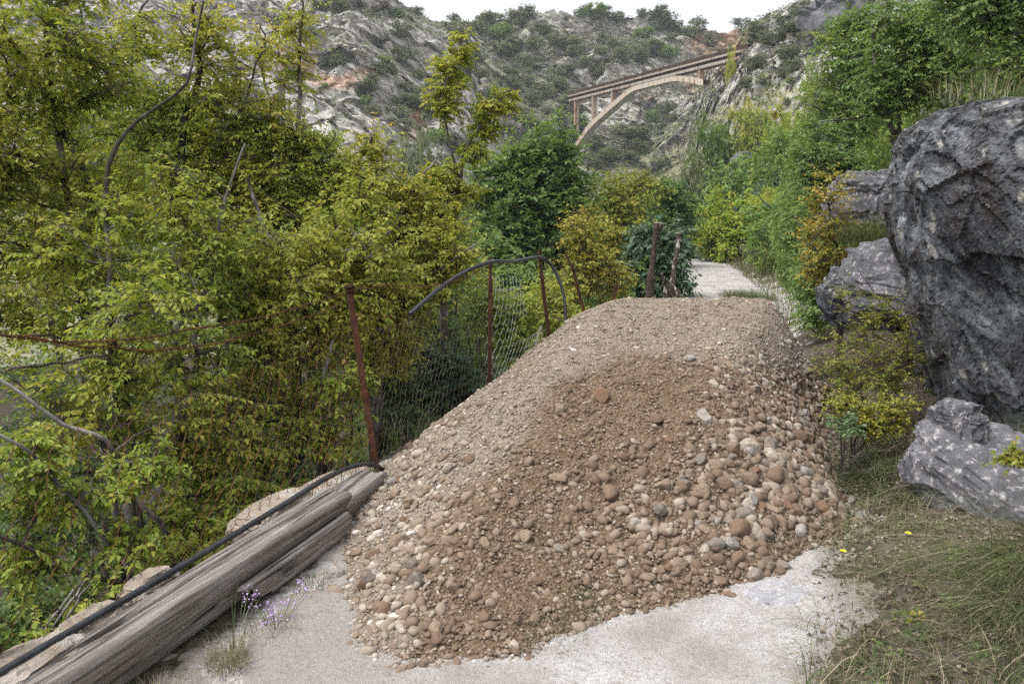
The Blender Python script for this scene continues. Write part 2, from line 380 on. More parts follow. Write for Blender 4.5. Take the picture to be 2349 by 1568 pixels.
# ---- hillside of the gorge with its ribs, ledges and gullies
rr, aa = np.meshgrid(np.concatenate([np.linspace(RS, 85, 130), np.linspace(85.3, 188, 560), np.linspace(190, 290, 50)]), np.radians(np.concatenate([np.linspace(-88, -36, 90), np.linspace(-35.85, 35, 640), np.linspace(35.3, 88, 80)])), indexing='ij')
HX, HY = rr*np.sin(aa), rr*np.cos(aa); HZ0 = ground_z(HX, HY, False)
w = sstep(RS, 66, rr); q = xyz(HX, HY, HZ0)
hill_w = sstep(2, 14, HZ0)
gul = ridged(xyz(HX*.030 + HZ0*.02, HY*.010, HZ0*.010 + 3.3), 3)            # broad ribs
mid = ridged(q*np.array([.075, .05, .06]) + 5, 4); fin = fbm(q*.28, 4)
sdip = HZ0 + .42*HX + 2.2*fbm(q*.05, 3)                                     # dipping beds
saw = lambda t: (t - np.floor(t))
beds = (saw(sdip/3.1)**2)*.9 + (saw(sdip/1.13 + .3*fin)**2)*.55
HZ = HZ0 + w*(gul*3.6*hill_w + mid*2.2*hill_w + fin*.8) - .12*w*hill_w
push = w*hill_w*(beds*1.7 + fin*.8 + mid*1.5 + 2.0*facets(q*np.array([.10, .10, .085])+fin[..., None]*.15) + 1.1*facets(np.stack([HX*.30, HY*.30, sdip*.42], -1)+9) + .45*facets(q*.8))                              # metres towards the valley
HX2, HY2 = HX - push*np.sin(aa), HY - push*np.cos(aa)
hx, hy = to_px(np.stack([HX2, HY2, HZ], -1))
def spots(L, x=hx, y=hy):
    r = 0
    for (a, b, ra, rb, k) in L: r = r + k*np.exp(-((x-a)/ra)**2 - ((y-b)/rb)**2)
    return np.clip(r, 0, 1.2)
warm = spots([(680, 150, 60, 45, 1), (770, 190, 50, 18, 1), (655, 80, 30, 40, .5), (830, 170, 40, 20, .7), (1650, 110, 45, 55, 1.1), (1590, 90, 20, 40, .7), (1690, 90, 35, 30, .7), (1480, 225, 18, 14, .8), (1430, 350, 70, 18, .6), (1160, 270, 60, 40, .55), (960, 270, 25, 30, .7), (1020, 250, 25, 60, .5), (1590, 195, 30, 35, .8), (940, 300, 30, 60, .5), (1750, 215, 60, 25, .3)])
veg = spots([(500, 520, 1100, 130, 1.7), (1770, 200, 90, 80, .8), (1700, 430, 210, 190, 1.6), (1650, 300, 90, 50, .5), (720, 95, 60, 22, 1.2), (1190, 120, 110, 60, .9), (1200, 240, 90, 60, .8), (1100, 180, 90, 40, .55), (1010, 40, 80, 40, .9), (1420, 45, 90, 20, .7), (1400, 120, 120, 40, .35), (1520, 60, 70, 22, .5), (1400, 360, 140, 50, .5), (1760, 60, 60, 25, .8), (1250, 310, 80, 60, .6), (880, 120, 30, 80, .35), (1680, 60, 40, 12, .5)])
veg = np.maximum(veg, 1.3*sstep(9, 3, HZ0))
s = NT('hillside_rock'); v = s.coord(); ns = s.noise(v, .11, 4); n2 = s.noise(v, .55, 6, .62); n3 = s.noise(v, 2.4, 5, .65)
cv = s.n('TexVoronoi', feature='F1'); s.set(cv.inputs['Vector'], s.math_v if False else s.coord(scale=(.42, .34, 1.0), rot=(0, math.radians(-22), 0))); cv.inputs['Scale'].default_value = 1.0
ce = s.voro(s.coord(scale=(.42, .34, 1.0), rot=(0, math.radians(-22), 0)), 1.0, 'DISTANCE_TO_EDGE'); ce2 = s.voro(s.coord(scale=(1.2, 1.0, 3.0), rot=(0, math.radians(-22), 0)), 1.0, 'DISTANCE_TO_EDGE')
ledge_shade = s.noise(s.coord(scale=(.15, .13, 1.35), rot=(0, math.radians(-22), 0)), 1.0, 6, .6, .5)
c = s.ramp(n2, [(.28, (.40, .375, .34)), (.46, (.49, .465, .43)), (.62, (.55, .53, .495)), (.8, (.62, .60, .57))])
sc_ = s.n('SeparateColor'); s.set(sc_.inputs[0], cv.outputs['Color']); c = s.mix(s.ramp(sc_.outputs[0], [(.0, .4), (.6, 0)]), c, (.26, .25, .24)); c = s.mix(s.ramp(ce, [(.0, .6), (.05, 0)]), c, (.10, .095, .09)); c = s.mix(s.ramp(ce2, [(.0, .4), (.05, 0)]), c, (.12, .115, .11))
c = s.mix(s.ramp(ledge_shade, [(.38, .7), (.45, 0)]), c, (.15, .142, .135)); c = s.mix(s.ramp(n3, [(.33, .6), (.43, 0)]), c, (.15, .142, .13))  # dark streaks along the beds paint thin ledge shadows into the rock colour
wa = s.math('ADD', s.attr('warm'), s.math('MULTIPLY', s.math('SUBTRACT', n2, .58), 1.6))
c = s.mix(s.ramp(wa, [(.2, 0), (.72, .75)]), c, s.ramp(n3, [(.35, (.30, .14, .075)), (.6, (.50, .33, .22))]))
ge = s.n('NewGeometry'); sx = s.n('SeparateXYZ'); s.set(sx.inputs[0], ge.outputs['Normal'])
fl = s.math('ADD', s.math('MULTIPLY', sx.outputs[2], .62), s.math('ADD', s.math('MULTIPLY', s.attr('veg'), .42), s.math('MULTIPLY', s.math('SUBTRACT', n3, .5), .55)))
vg = s.ramp(n2, [(.3, (.085, .095, .05)), (.5, (.18, .18, .095)), (.7, (.32, .30, .16))])
c = s.mix(s.ramp(fl, [(.50, 0), (.70, .85)]), c, vg)
M['hill'] = s.finish(c, .95, s.bump(n3, .45, .25, s.bump(sc_.outputs[0], .6, .5, s.bump(ce, .5, .4))), .1)
me = make_mesh('hillside', np.stack([HX2, HY2, HZ], -1).reshape(-1, 3), grid_faces(*HX.shape)[:, ::-1], M['hill'], {'warm': warm.ravel(), 'veg': veg.ravel()}, True)
tag(link('hillside', me), kind='structure')
HILL = np.stack([HX2, HY2, HZ], -1)
hx, hy = to_px(HILL)
def hill_hit(px, py):
    """first hillside point seen through a measured direction (None when it is sky)"""
    d = (np.abs(hx-px) < 4) & (np.abs(hy-py) < 5) & (HILL[..., 1] > 20)
    if not d.any(): return None
    c = HILL[d]; return c[np.argmin(c[:, 1])]
# ================================================================== BRIDGE
def rust_concrete(name, base, rustc, amt, sc=(1.2, 1.2, .35)):
    s = NT(name); v = s.coord(scale=sc); n1 = s.noise(v, 1.6, 6, .65); n2 = s.noise(s.coord(), 5, 5)
    c = s.mix(s.ramp(n1, [(amt, 0), (amt+.14, 1)]), base, s.ramp(n2, [(.35, rustc), (.65, tuple(x*2.0 for x in rustc))]))
    c = s.mix(s.ramp(n2, [(.55, 0), (.75, .45)]), c, (.12, .11, .10))
    return s.finish(c, .9, s.bump(n2, .3, .05), .1)
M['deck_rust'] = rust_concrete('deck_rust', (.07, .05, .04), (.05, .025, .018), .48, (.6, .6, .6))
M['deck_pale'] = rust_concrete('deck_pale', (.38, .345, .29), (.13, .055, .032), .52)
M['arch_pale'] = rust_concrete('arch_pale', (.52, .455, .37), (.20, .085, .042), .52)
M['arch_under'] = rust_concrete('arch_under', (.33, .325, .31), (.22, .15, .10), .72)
M['column'] = rust_concrete('column_concrete', (.44, .34, .25), (.18, .08, .04), .5)
BA, BB = np.array([8.62, 125.0, 20.55]), np.array([26.15, 90.7, 20.55])
bu = (BB-BA)/np.linalg.norm(BB-BA); bl = np.linalg.norm(BB-BA); bn = np.array([bu[1], -bu[0], 0])   # bn: towards the viewer's side
if bn[1] > 0: bn = -bn
bz = np.array([0, 0, 1.0]); BW = 1.45
def b_at(u, side, z): return np.asarray(BA) + bu*u - bn*side + bz*z       # side: metres behind the visible face
def b_solve(px, py, side=0.0):
    """distance along the bridge and height under the deck top, at a measured place"""
    x, f, u = ray(px, py); k = x/f; o = BA - bn*side
    t = (k*o[1]-o[0])/(bu[0]-k*bu[1]); Y = o[1]+bu[1]*t
    return t, CAM_H + u/f*Y - BA[2]
bridge = thing('arch_bridge', tuple(b_at(bl*.45, BW/2, -6)), 'rusty old concrete arch bridge high up across the grey gorge', 'bridge')
bo = np.array(bridge.location)
def bpart(name, g, mat): return link(name, g.mesh(name, mat), bridge)
def bbox(g, u0, u1, s0, s1, z0, z1):
    g.box(b_at((u0+u1)/2, (s0+s1)/2, (z0+z1)/2)-bo, np.array([bu*(u1-u0)/2, bn*(s1-s0)/2, bz*(z1-z0)/2]))
g = Geo()
bbox(g, 0, bl+2.5, .10, .22, -.10, .12); bbox(g, 0, bl+2.5, BW-.22, BW-.1, -.10, .12)
for u in np.arange(.2, bl+2, 1.6): bbox(g, u, u+.12, .06, .097, -.30, .16)
bbox(g, 0, bl+2.5, .08, .24, -.34, -.13)
bpart('railing', g, M['deck_rust'])
g = Geo(); bbox(g, -.1, bl+2.5, 0, BW, -.56, -.35); bpart('deck_slab', g, M['deck_pale'])
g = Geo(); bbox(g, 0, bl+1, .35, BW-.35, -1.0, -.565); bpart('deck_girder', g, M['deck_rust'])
g = Geo(); bbox(g, 0, bl+.3, .07, .345, -1.25, -.93); bbox(g, 0, bl+.3, BW-.345, BW-.07, -1.25, -.93); bpart('edge_beam', g, M['deck_pale'])
zp = lambda a, b: ((a/3.3557+1600)*.7827, (b/3.3557+80)*.7827)
top = [(250, 1190), (330, 1060), (410, 950), (540, 830), (700, 690), (800, 605), (900, 548), (1010, 515), (1150, 490), (1270, 475), (1400, 487), (1515, 514), (1535, 522)]
th = [.72, .72, .72, .7, .68, .66, .64, .64, .64, .64, .66, .66, .66]
tz = np.array([b_solve(*zp(*p)) for p in top]); U = np.linspace(tz[0, 0], tz[-1, 0], 60)
ZT = np.minimum(np.interp(U, tz[:, 0], tz[:, 1]), -1.26)
ZT = np.convolve(np.pad(ZT, 2, 'edge'), [.15, .22, .26, .22, .15], 'valid')
thk = np.interp(U, tz[:, 0], th); sl = np.gradient(ZT, U); vt = thk*np.sqrt(1+sl**2)
face = [(.12, 0), (.12, 1), (BW-.12, 1), (BW-.12, 0)]
V = np.array([[b_at(u, sd, z-h*(1-q))-bo for sd, q in face] for u, z, h in zip(U, ZT, vt)]).reshape(-1, 3)
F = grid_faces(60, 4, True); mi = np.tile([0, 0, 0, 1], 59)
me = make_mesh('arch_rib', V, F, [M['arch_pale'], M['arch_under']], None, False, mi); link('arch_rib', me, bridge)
def arch_z(u): return np.interp(u, U, ZT)
for (zx, zb) in [(272, 1000), (445, 0), (632, 0), (822, 0), (1253, 0), (1490, 0), (1736, 400)]:
    u, _ = b_solve(*zp(zx, 640)) if zx < 700 else b_solve(*zp(zx, 440))
    for sd in (.14, .62):
        zlow = (b_solve(*zp(zx, zb))[1] - (.4 if sd > .5 else -.6)) if zb else arch_z(u)-.05
        if zlow > -1.28: zlow = -1.32
        g = Geo(); bbox(g, u-.13, u+.13, sd, sd+.24, zlow, -1.252); bpart('column', g, M['column'])
    if zlow < -2.5:
        g = Geo(); bbox(g, u-.1, u+.1, .382, .618, zlow*.62-.1, zlow*.62+.12); bpart('cross_beam', g, M['column'])

# ================================================================== GRAVEL HEAP
PB = np.array([(-.80, 3.22), (-.66, 2.86), (-.42, 2.66), (.05, 2.76), (.42, 3.08), (.96, 3.18), (1.45, 3.58), (1.80, 3.95), (1.95, 4.4), (2.08, 5.0), (2.40, 5.8), (2.72, 6.5), (2.98, 7.3), (3.2, 8.5), (3.2, 9.6), (2.4, 10.3), (1.4, 10.4), (.75, 9.6), (.36, 8.5), (-.16, 7.0), (-.60, 5.7), (-.84, 4.95), (-.93, 4.6), (-.92, 4.1)])
def pile_d(X, Y):
    """signed metres inside the foot of the heap"""
    X = np.asarray(X, float); Y = np.asarray(Y, float); dm = np.full(X.shape, 1e9); ins = np.zeros(X.shape, bool)
    for (x0, y0), (x1, y1) in zip(PB, np.roll(PB, -1, 0)):
        ex, ey = x1-x0, y1-y0; t = np.clip(((X-x0)*ex+(Y-y0)*ey)/(ex*ex+ey*ey), 0, 1)
        dm = np.minimum(dm, np.hypot(X-x0-t*ex, Y-y0-t*ey))
        c = ((y0 > Y) != (y1 > Y)) & (X < (x1-x0)*(Y-y0)/((y1-y0)+1e-12)+x0); ins ^= c
    return np.where(ins, dm, -dm)
def pile_h(X, Y):
    d = pile_d(X, Y) + .10*fbm(xyz(X, Y)*2.2+3, 3)
    zc = np.interp(Y, [2.5, 3.0, 3.9, 4.6, 5.05, 5.4, 5.75, 6.3, 7.0, 7.4, 8.2, 9.2, 10.4], [.12, .22, .40, .60, .68, .69, .70, .80, .90, .90, .72, .42, .12])
    w = np.interp(Y, [2.5, 5, 7, 9, 10.4], [1.25, 1.3, 1.3, 1.2, 1.1]); wl = np.where(X > np.interp(Y, [3, 7], [.6, 1.4]), np.interp(Y, [4, 6], [.72, .5]), np.interp(Y, [4, 5.5], [.95, .8]))
    t = np.clip(d/(w*wl), -1, 1); h = zc*np.where(t > 0, 1-(1-t)**1.65, t*1.2)
    h = h + np.clip(d*3, 0, 1)*(.035*fbm(xyz(X, Y)*1.6+7, 4))
    return np.maximum(h, -.06)
def heap_z(X, Y): return ground_z(X, Y) + pile_h(X, Y)
x = np.arange(-1.3, 3.5, .025); y = np.arange(2.3, 10.8, .025); X, Y = np.meshgrid(x, y, indexing='ij'); D = pile_d(X, Y)
Z = heap_z(X, Y) + np.clip(D*8, 0, 1)*(.010*fbm(xyz(X, Y)*14, 3)+.006*fbm(xyz(X, Y)*45, 2)) - np.where(D < -.12, .12, 0)
F = grid_faces(*X.shape); keep = (D.ravel()[F] > -.22).all(1); F = F[keep]
used = np.unique(F); remap = np.zeros(X.size, int); remap[used] = np.arange(len(used)); VV = np.stack([X, Y, Z], -1).reshape(-1, 3)[used]
def dusty(X, Y):   # 1 where the heap is grey dust, 0 where it is brown earth
    n = fbm(xyz(X, Y)*1.1+21, 4); px, py = to_px(np.stack([X, Y, heap_z(X, Y)], -1))
    a = sstep(880, 790, py+n*55); b = sstep(1180, 1040, px+n*140+(py-1100)*.55)
    return np.clip(a+b, 0, 1)
s = NT('heap_earth'); v = s.coord(); n1 = s.noise(v, 3, 4); n2 = s.noise(v, 38, 6, .7); n3 = s.noise(v, 130, 3, .7); vo = s.voro(v, 75, out='Color'); vd = s.voro(v, 75)
br = s.ramp(n2, [(.3, (.10, .066, .042)), (.5, (.178, .123, .08)), (.7, (.25, .187, .132))]); gy = s.ramp(n2, [(.3, (.19, .155, .125)), (.5, (.285, .238, .193)), (.7, (.36, .31, .262))])
c = s.mix(s.ramp(s.math('ADD', s.attr('dust'), s.math('MULTIPLY', s.math('SUBTRACT', n1, .5), .6)), [(.25, 0), (.75, 1)]), br, gy)
sep = s.n('SeparateColor'); s.set(sep.inputs[0], vo)
c = s.mix(s.ramp(sep.outputs[0], [(.7, 0), (.95, .55)]), c, (.33, .27, .21)); c = s.mix(s.ramp(n3, [(.32, .6), (.48, 0)]), c, (.06, .038, .026))
M['heap'] = s.finish(c, .95, s.bump(s.math('SUBTRACT', 1.0, vd), .9, .014, s.bump(n2, .8, .02)), .1)
me = make_mesh('gravel_heap', VV, remap[F], M['heap'], {'dust': dusty(VV[:, 0], VV[:, 1])}, True)
heap = link('gravel_heap', me)
tag(heap, 'long brown and grey heap of earthy river gravel dumped across the road', 'gravel heap')

# ---- stones
s = NT('pebble'); v = s.coord(); va = s.attr('var'); n1 = s.noise(v, 24, 5, .65); n2 = s.noise(v, 9, 3)
c = s.ramp(va, [(0, (.13, .09, .063)), (.2, (.18, .13, .094)), (.4, (.235, .182, .137)), (.55, (.28, .23, .182)), (.7, (.335, .29, .24)), (.85, (.38, .32, .25)), (1, (.54, .49, .44))])
c = s.mix(s.ramp(n1, [(.5, 0), (.75, .5)]), c, (.155, .105, .072)); c = s.mix(s.ramp(n2, [(.55, 0), (.8, .35)]), c, (.32, .27, .22))
c = s.mix(1.0, c, s.n('ObjectInfo').outputs['Color'], 'MULTIPLY')
M['pebble'] = s.finish(c, .85, s.bump(n1, .3, .004), .2)
s = NT('cobble'); v = s.coord(); oi = s.n('ObjectInfo'); wv = s.n('VectorMath', operation='ADD'); s.set(wv.inputs[0], v); s.set(wv.inputs[1], oi.outputs['Location'])
n1 = s.noise(wv.outputs[0], 2.2, 6, .65); n2 = s.noise(wv.outputs[0], 9, 4, .7)
c = s.mix(s.ramp(n1, [(.42, 0), (.66, .55)]), oi.outputs['Color'], (.165, .11, .076)); c = s.mix(s.ramp(n2, [(.58, 0), (.72, .4)]), c, (.38, .34, .30)); c = s.mix(s.ramp(n2, [(.3, .5), (.4, 0)]), c, (.11, .08, .06))
M['cobble'] = s.finish(c, .85, s.bump(n2, .35, .04, s.bump(n1, .3, .08)), .2)
def surf_n(X, Y, e=.04):
    return unit(np.stack([-(heap_z(X+e, Y)-heap_z(X-e, Y))/(2*e), -(heap_z(X, Y+e)-heap_z(X, Y-e))/(2*e), np.ones_like(X)], -1))
def size_map(X, Y):
    """bigger, cleaner stones on the right flank and along the foot and the timber"""
    px, py = to_px(np.stack([X, Y, heap_z(X, Y)], -1))
    return spots([(1800, 1080, 170, 150, 1.0), (1880, 900, 60, 130, .5), (960, 1180, 140, 130, .34), (900, 1420, 170, 110, .27), (1450, 1180, 220, 150, .16), (1600, 1250, 200, 110, .30), (1700, 850, 110, 60, .30), (1000, 1000, 120, 60, .22), (1320, 1200, 500, 300, .10)], px, py)
def scatter(n, lo, hi):
    X = RNG.uniform(-1.1, 3.2, n*3); Y = RNG.uniform(2.35, 8.6, n*3); d = pile_d(X, Y)
    keep = (d > lo) & (d < hi); X, Y = X[keep], Y[keep]
    pr = np.clip(7.5/Y**1.1/2.2, .25, 1); k = RNG.random(len(X)) < pr; return X[k][:n], Y[k][:n]
def rand_rot(n_):
    m = len(n_); t = unit(np.cross(n_, unit(RNG.normal(size=(m, 3))))); t2 = np.cross(n_, t); return t, t2
def stones_mesh(X, Y, R, sub, var, sink=.3):
    V0, F0 = ICO[sub]; m = len(X); nn = unit(surf_n(X, Y) + RNG.normal(size=(m, 3))*.28); t1, t2 = rand_rot(nn)
    a = R*RNG.uniform(.95, 1.45, m); b = R*RNG.uniform(.75, 1.05, m); c = R*RNG.uniform(.45, .85, m)
    Cc = np.stack([X, Y, heap_z(X, Y)], -1) + nn*(c*(1-2*sink))[:, None]*.6
    W = V0[None] + RNG.normal(size=(m, len(V0), 3))*(.075 if sub else .12)
    V = Cc[:, None] + W[..., 0:1]*(t1*a[:, None])[:, None] + W[..., 1:2]*(t2*b[:, None])[:, None] + W[..., 2:3]*(nn*c[:, None])[:, None]
    F = F0[None] + (np.arange(m)*len(V0))[:, None, None]
    return V.reshape(-1, 3), F.reshape(-1, 3), np.repeat(var, len(V0))
def stone_var(X, Y, k):
    d = dusty(X, Y); sm = size_map(X, Y); r = RNG.random(len(X))
    return np.clip(r**2.2*.62 + d*.30 + sm*.22 + RNG.normal(size=len(X))*.07, 0, 1)
gs = Geo()
X, Y = scatter(42000, -.03, 3); R = .003+.0075*RNG.random(len(X))**1.8*(1+.35*size_map(X, Y)); gs.add(*stones_mesh(X, Y, R, 0, stone_var(X, Y, 0), .15))
X, Y = scatter(17000, -.07, 3); sm = size_map(X, Y); k = RNG.random(len(X)) < .10+.75*np.clip(sm*1.5, 0, 1); X, Y, sm = X[k], Y[k], sm[k]
R = (.008+.011*RNG.random(len(X))**1.5)*(1+.4*sm); gs.add(*stones_mesh(X, Y, R, 1, stone_var(X, Y, 0), .2))
X, Y = scatter(7000, -.12, 3); sm = size_map(X, Y); k = RNG.random(len(X)) < .03+.6*np.clip(sm*1.1-.12, 0, 1); X, Y, sm = X[k], Y[k], sm[k]
R = RNG.uniform(.018, .030, len(X))*(1+.25*sm); gs.add(*stones_mesh(X, Y, R, 1, stone_var(X, Y, 0), .25))
# crumbs rolled out on the road and chips of white limestone
n = 5200; X = RNG.uniform(-1.0, 2.0, n*3); Y = RNG.uniform(2.25, 4.6, n*3); d = pile_d(X, Y); k = (d < .02) & (RNG.random(n*3) < np.exp(d/.26)*.8) & (X > x_edge(Y)+.3); X, Y = X[k], Y[k]
gs.add(*stones_mesh(X, Y, RNG.uniform(.005, .014, len(X)), 1, RNG.random(len(X))*.6, .05))
tag(link('gravel', gs.mesh('gravel', M['pebble'], True)), 'loose rounded pebbles in brown, tan and grey covering the heap', 'gravel', kind='stuff')
s = NT('limestone_chip'); M['chip'] = s.finish(s.ramp(s.attr('var'), [(0, (.22, .19, .16)), (.4, (.40, .38, .355)), (1, (.68, .67, .66))]), .9)
gs = Geo(); n = 80000; X = RNG.uniform(-1.6, 2.4, n); Y = RNG.uniform(2.1, 6, n)**1.0; d = pile_d(X, Y)
k = (d < -.0) & (X > x_edge(Y)+.12+RNG.random(n)*.35) & (X < x_bank(Y)+.1+.25*RNG.random(n)) & (fbm(xyz(X, Y)*3+40, 3)*.5+RNG.random(n) > .35); X, Y = X[k], Y[k]
gs.add(*stones_mesh(X, Y, .0026+.0085*RNG.random(len(X))**1.9, 0, RNG.random(len(X))**1.3, .0))
n = 2600; X = RNG.uniform(-1.5, 2.2, n); Y = RNG.uniform(2.1, 5, n); d = pile_d(X, Y); k = (d < -.01) & (X > x_edge(Y)+.32) & (X < x_bank(Y)+.35) & (RNG.random(n) < np.where(X < .1, .75, .3)); X, Y = X[k], Y[k]
gs.add(*stones_mesh(X, Y, .005+.011*RNG.random(len(X))**3, 1, RNG.random(len(X)), .2))
tag(link('limestone_chips', gs.mesh('limestone_chips', M['chip'])), 'white limestone chips strewn over the road surface', 'gravel', kind='stuff')

# ---- the 300 largest cobbles, each a thing of its own
cob = []
for k in range(9):
    V0, F0 = ICO[3]; q = V0*np.array([[1.25, .9, .66], [1.05, .95, .8], [1.45, .8, .6], [1.1, 1.0, .5], [1.3, 1.0, .8], [1.0, .9, .85], [1.2, .85, .75], [1.35, .95, .62], [1.1, .9, .9]][k])
    q = q*(1 + .24*fbm(V0*1.1+k*9, 2)[:, None] + .03*fbm(V0*3.5+k*4, 3)[:, None]); flatn = unit(RNG.normal(size=3)); dd = q@flatn; q = q - np.outer(np.maximum(0, dd-.5), flatn)*.85; fl2 = unit(RNG.normal(size=3)); dd = q@fl2; q = q - np.outer(np.maximum(0, dd-.55), fl2)*.85
    cob.append(make_mesh('cobble', q, F0, M['cobble'], None, True))
COLC = {'tan': (.255, .195, .142), 'pale grey': (.34, .31, .28), 'brown': (.185, .128, .09), 'grey': (.225, .195, .165), 'rust brown': (.18, .11, .07), 'cream': (.43, .375, .31)}
SHAPE = ['oval', 'round', 'long', 'flat', 'blunt', 'round', 'lumpy', 'oval', 'round']
items = []
def zone(px, py, d):
    if d < -.03: return 'loose on the white road' if px > 1150 else 'loose beside the heap foot'
    if px < 1010: return 'by the timber' if py < 1290 else 'at the left heap foot'
    if py > 1370: return 'along the front heap foot'
    if px > 1840: return 'against the grass bank'
    if py < 760: return 'on the far crest'
    if py < 900: return 'on the upper right flank' if px > 1560 else 'on the grey dusty top'
    if px > 1640: return 'on the right flank' if py < 1080 else 'on the lower right flank'
    if py < 1080: return 'on the upper brown slope'
    return 'on the left grey slope' if px < 1260 else 'low on the brown slope'
def add_cobble(X, Y, R, col=None, k=None, sink=.3, rz=None):
    k = int(RNG.integers(9)) if k is None else k; col = col or str(RNG.choice(list(COLC), p=[.3, .14, .2, .2, .09, .07]))
    nn = surf_n(np.array([X]), np.array([Y]), .06)[0]; nn = unit(nn + RNG.normal(size=3)*.18)
    o = link('cobble', cob[k]); q = Vector(nn).to_track_quat('Z', 'Y'); o.rotation_mode = 'QUATERNION'
    from mathutils import Quaternion
    o.rotation_quaternion = q @ Quaternion((0, 0, 1), RNG.uniform(0, 6.28) if rz is None else rz)
    o.scale = (R, R, R); z = float(heap_z(np.array([X]), np.array([Y]))[0]); o.location = np.array([X, Y, z]) + nn*R*.7*(1-2*sink)*.75
    j = RNG.uniform(.85, 1.15); o.color = tuple(c*j for c in COLC[col]) + (1,)
    o['category'] = 'stone'; o['group'] = 'cobbles on the gravel heap'
    px, py = to_px(np.array(o.location)); d = float(pile_d(np.array([X]), np.array([Y]))[0])
    sz = 'large' if R > .05 else ('medium' if R > .032 else 'small')
    items.append((o, f'{sz} {col} {SHAPE[k]}', 'cobble', 'cobbles', zone(px, py, d)))
def heap_hit(px, py):
    Y = np.linspace(2.3, 9, 3000); p = P(np.full(3000, px), np.full(3000, py), Y); dz = p[:, 2]-heap_z(p[:, 0], p[:, 1]); i = np.argmax(dz < 0); return p[i]
KEY = [(770, 1325, 27, 'pale grey', 1), (878, 1402, 26, 'brown', 5), (912, 1250, 26, 'tan', 4), (1378, 912, 22, 'rust brown', 8), (1283, 943, 17, 'tan', 0), (1503, 965, 19, 'brown', 6), (1692, 1218, 30, 'brown', 6), (1735, 1226, 26, 'cream', 4), (1203, 1234, 21, 'tan', 1), (1113, 1248, 17, 'tan', 0), (1398, 1130, 24, 'brown', 2), (1518, 1172, 19, 'grey', 5), (1465, 1466, 18, 'cream', 0), (1428, 1462, 14, 'brown', 5), (1427, 1484, 11, 'tan', 1), (1525, 1548, 19, 'brown', 5), (1178, 1484, 16, 'cream', 4), (960, 1333, 24, 'grey', 1), (850, 1330, 24, 'grey', 8), (1000, 1445, 22, 'tan', 7), (1004, 1468, 20, 'brown', 6), (1672, 1370, 18, 'brown', 3), (1715, 1030, 26, 'cream', 4), (1757, 1042, 22, 'cream', 2), (1680, 1030, 20, 'tan', 1), (1617, 958, 20, 'pale grey', 0), (1830, 1005, 22, 'brown', 6), (1775, 1095, 26, 'brown', 5), (1715, 1100, 24, 'tan', 8), (1660, 1113, 22, 'brown', 6), (1640, 1075, 22, 'tan', 5), (1870, 1110, 20, 'tan', 1), (1580, 825, 14, 'pale grey', 0), (1688, 845, 15, 'grey', 3), (1450, 832, 11, 'tan', 1), (1150, 1308, 14, 'brown', 2), (1232, 1335, 15, 'brown', 6), (1280, 1100, 18, 'tan', 7), (1610, 1130, 22, 'tan', 8), (1560, 1120, 18, 'brown', 5), (1740, 985, 18, 'tan', 0), (905, 1135, 17, 'tan', 0), (820, 1270, 17, 'tan', 3), (1185, 1425, 16, 'brown', 8), (1112, 1421, 18, 'brown', 5), (745, 1348, 11, 'brown', 1), (1825, 1175, 18, 'brown', 2), (1760, 1230, 15, 'grey', 1), (1690, 1280, 17, 'brown', 7), (1640, 1250, 20, 'grey', 6), (1560, 1290, 14, 'brown', 0), (1755, 1292, 15, 'grey', 0), (900, 1110, 15, 'pale grey', 5), (860, 1165, 16, 'grey', 1), (985, 1205, 16, 'tan', 4), (1045, 1215, 18, 'tan', 7), (800, 1480, 14, 'tan', 3), (850, 1480, 12, 'pale grey', 1), (1240, 1450, 12, 'tan', 2)]
for (px, py, r, col, k) in KEY:
    p = heap_hit(px, py); add_cobble(p[0], p[1], r/FP*p[1]*1.02*.93, col, k, .22)
n = 0
while n < 300-len(KEY):
    X, Y = scatter(60, -.05, 3); sm = size_map(X, Y)
    for a, b, q in zip(X, Y, sm):
        if RNG.random() < q*.9 - .12 and n < 300-len(KEY):
            add_cobble(a, b, RNG.uniform(.024, .043)*(.8+.3*q)); n += 1
uniq(items)
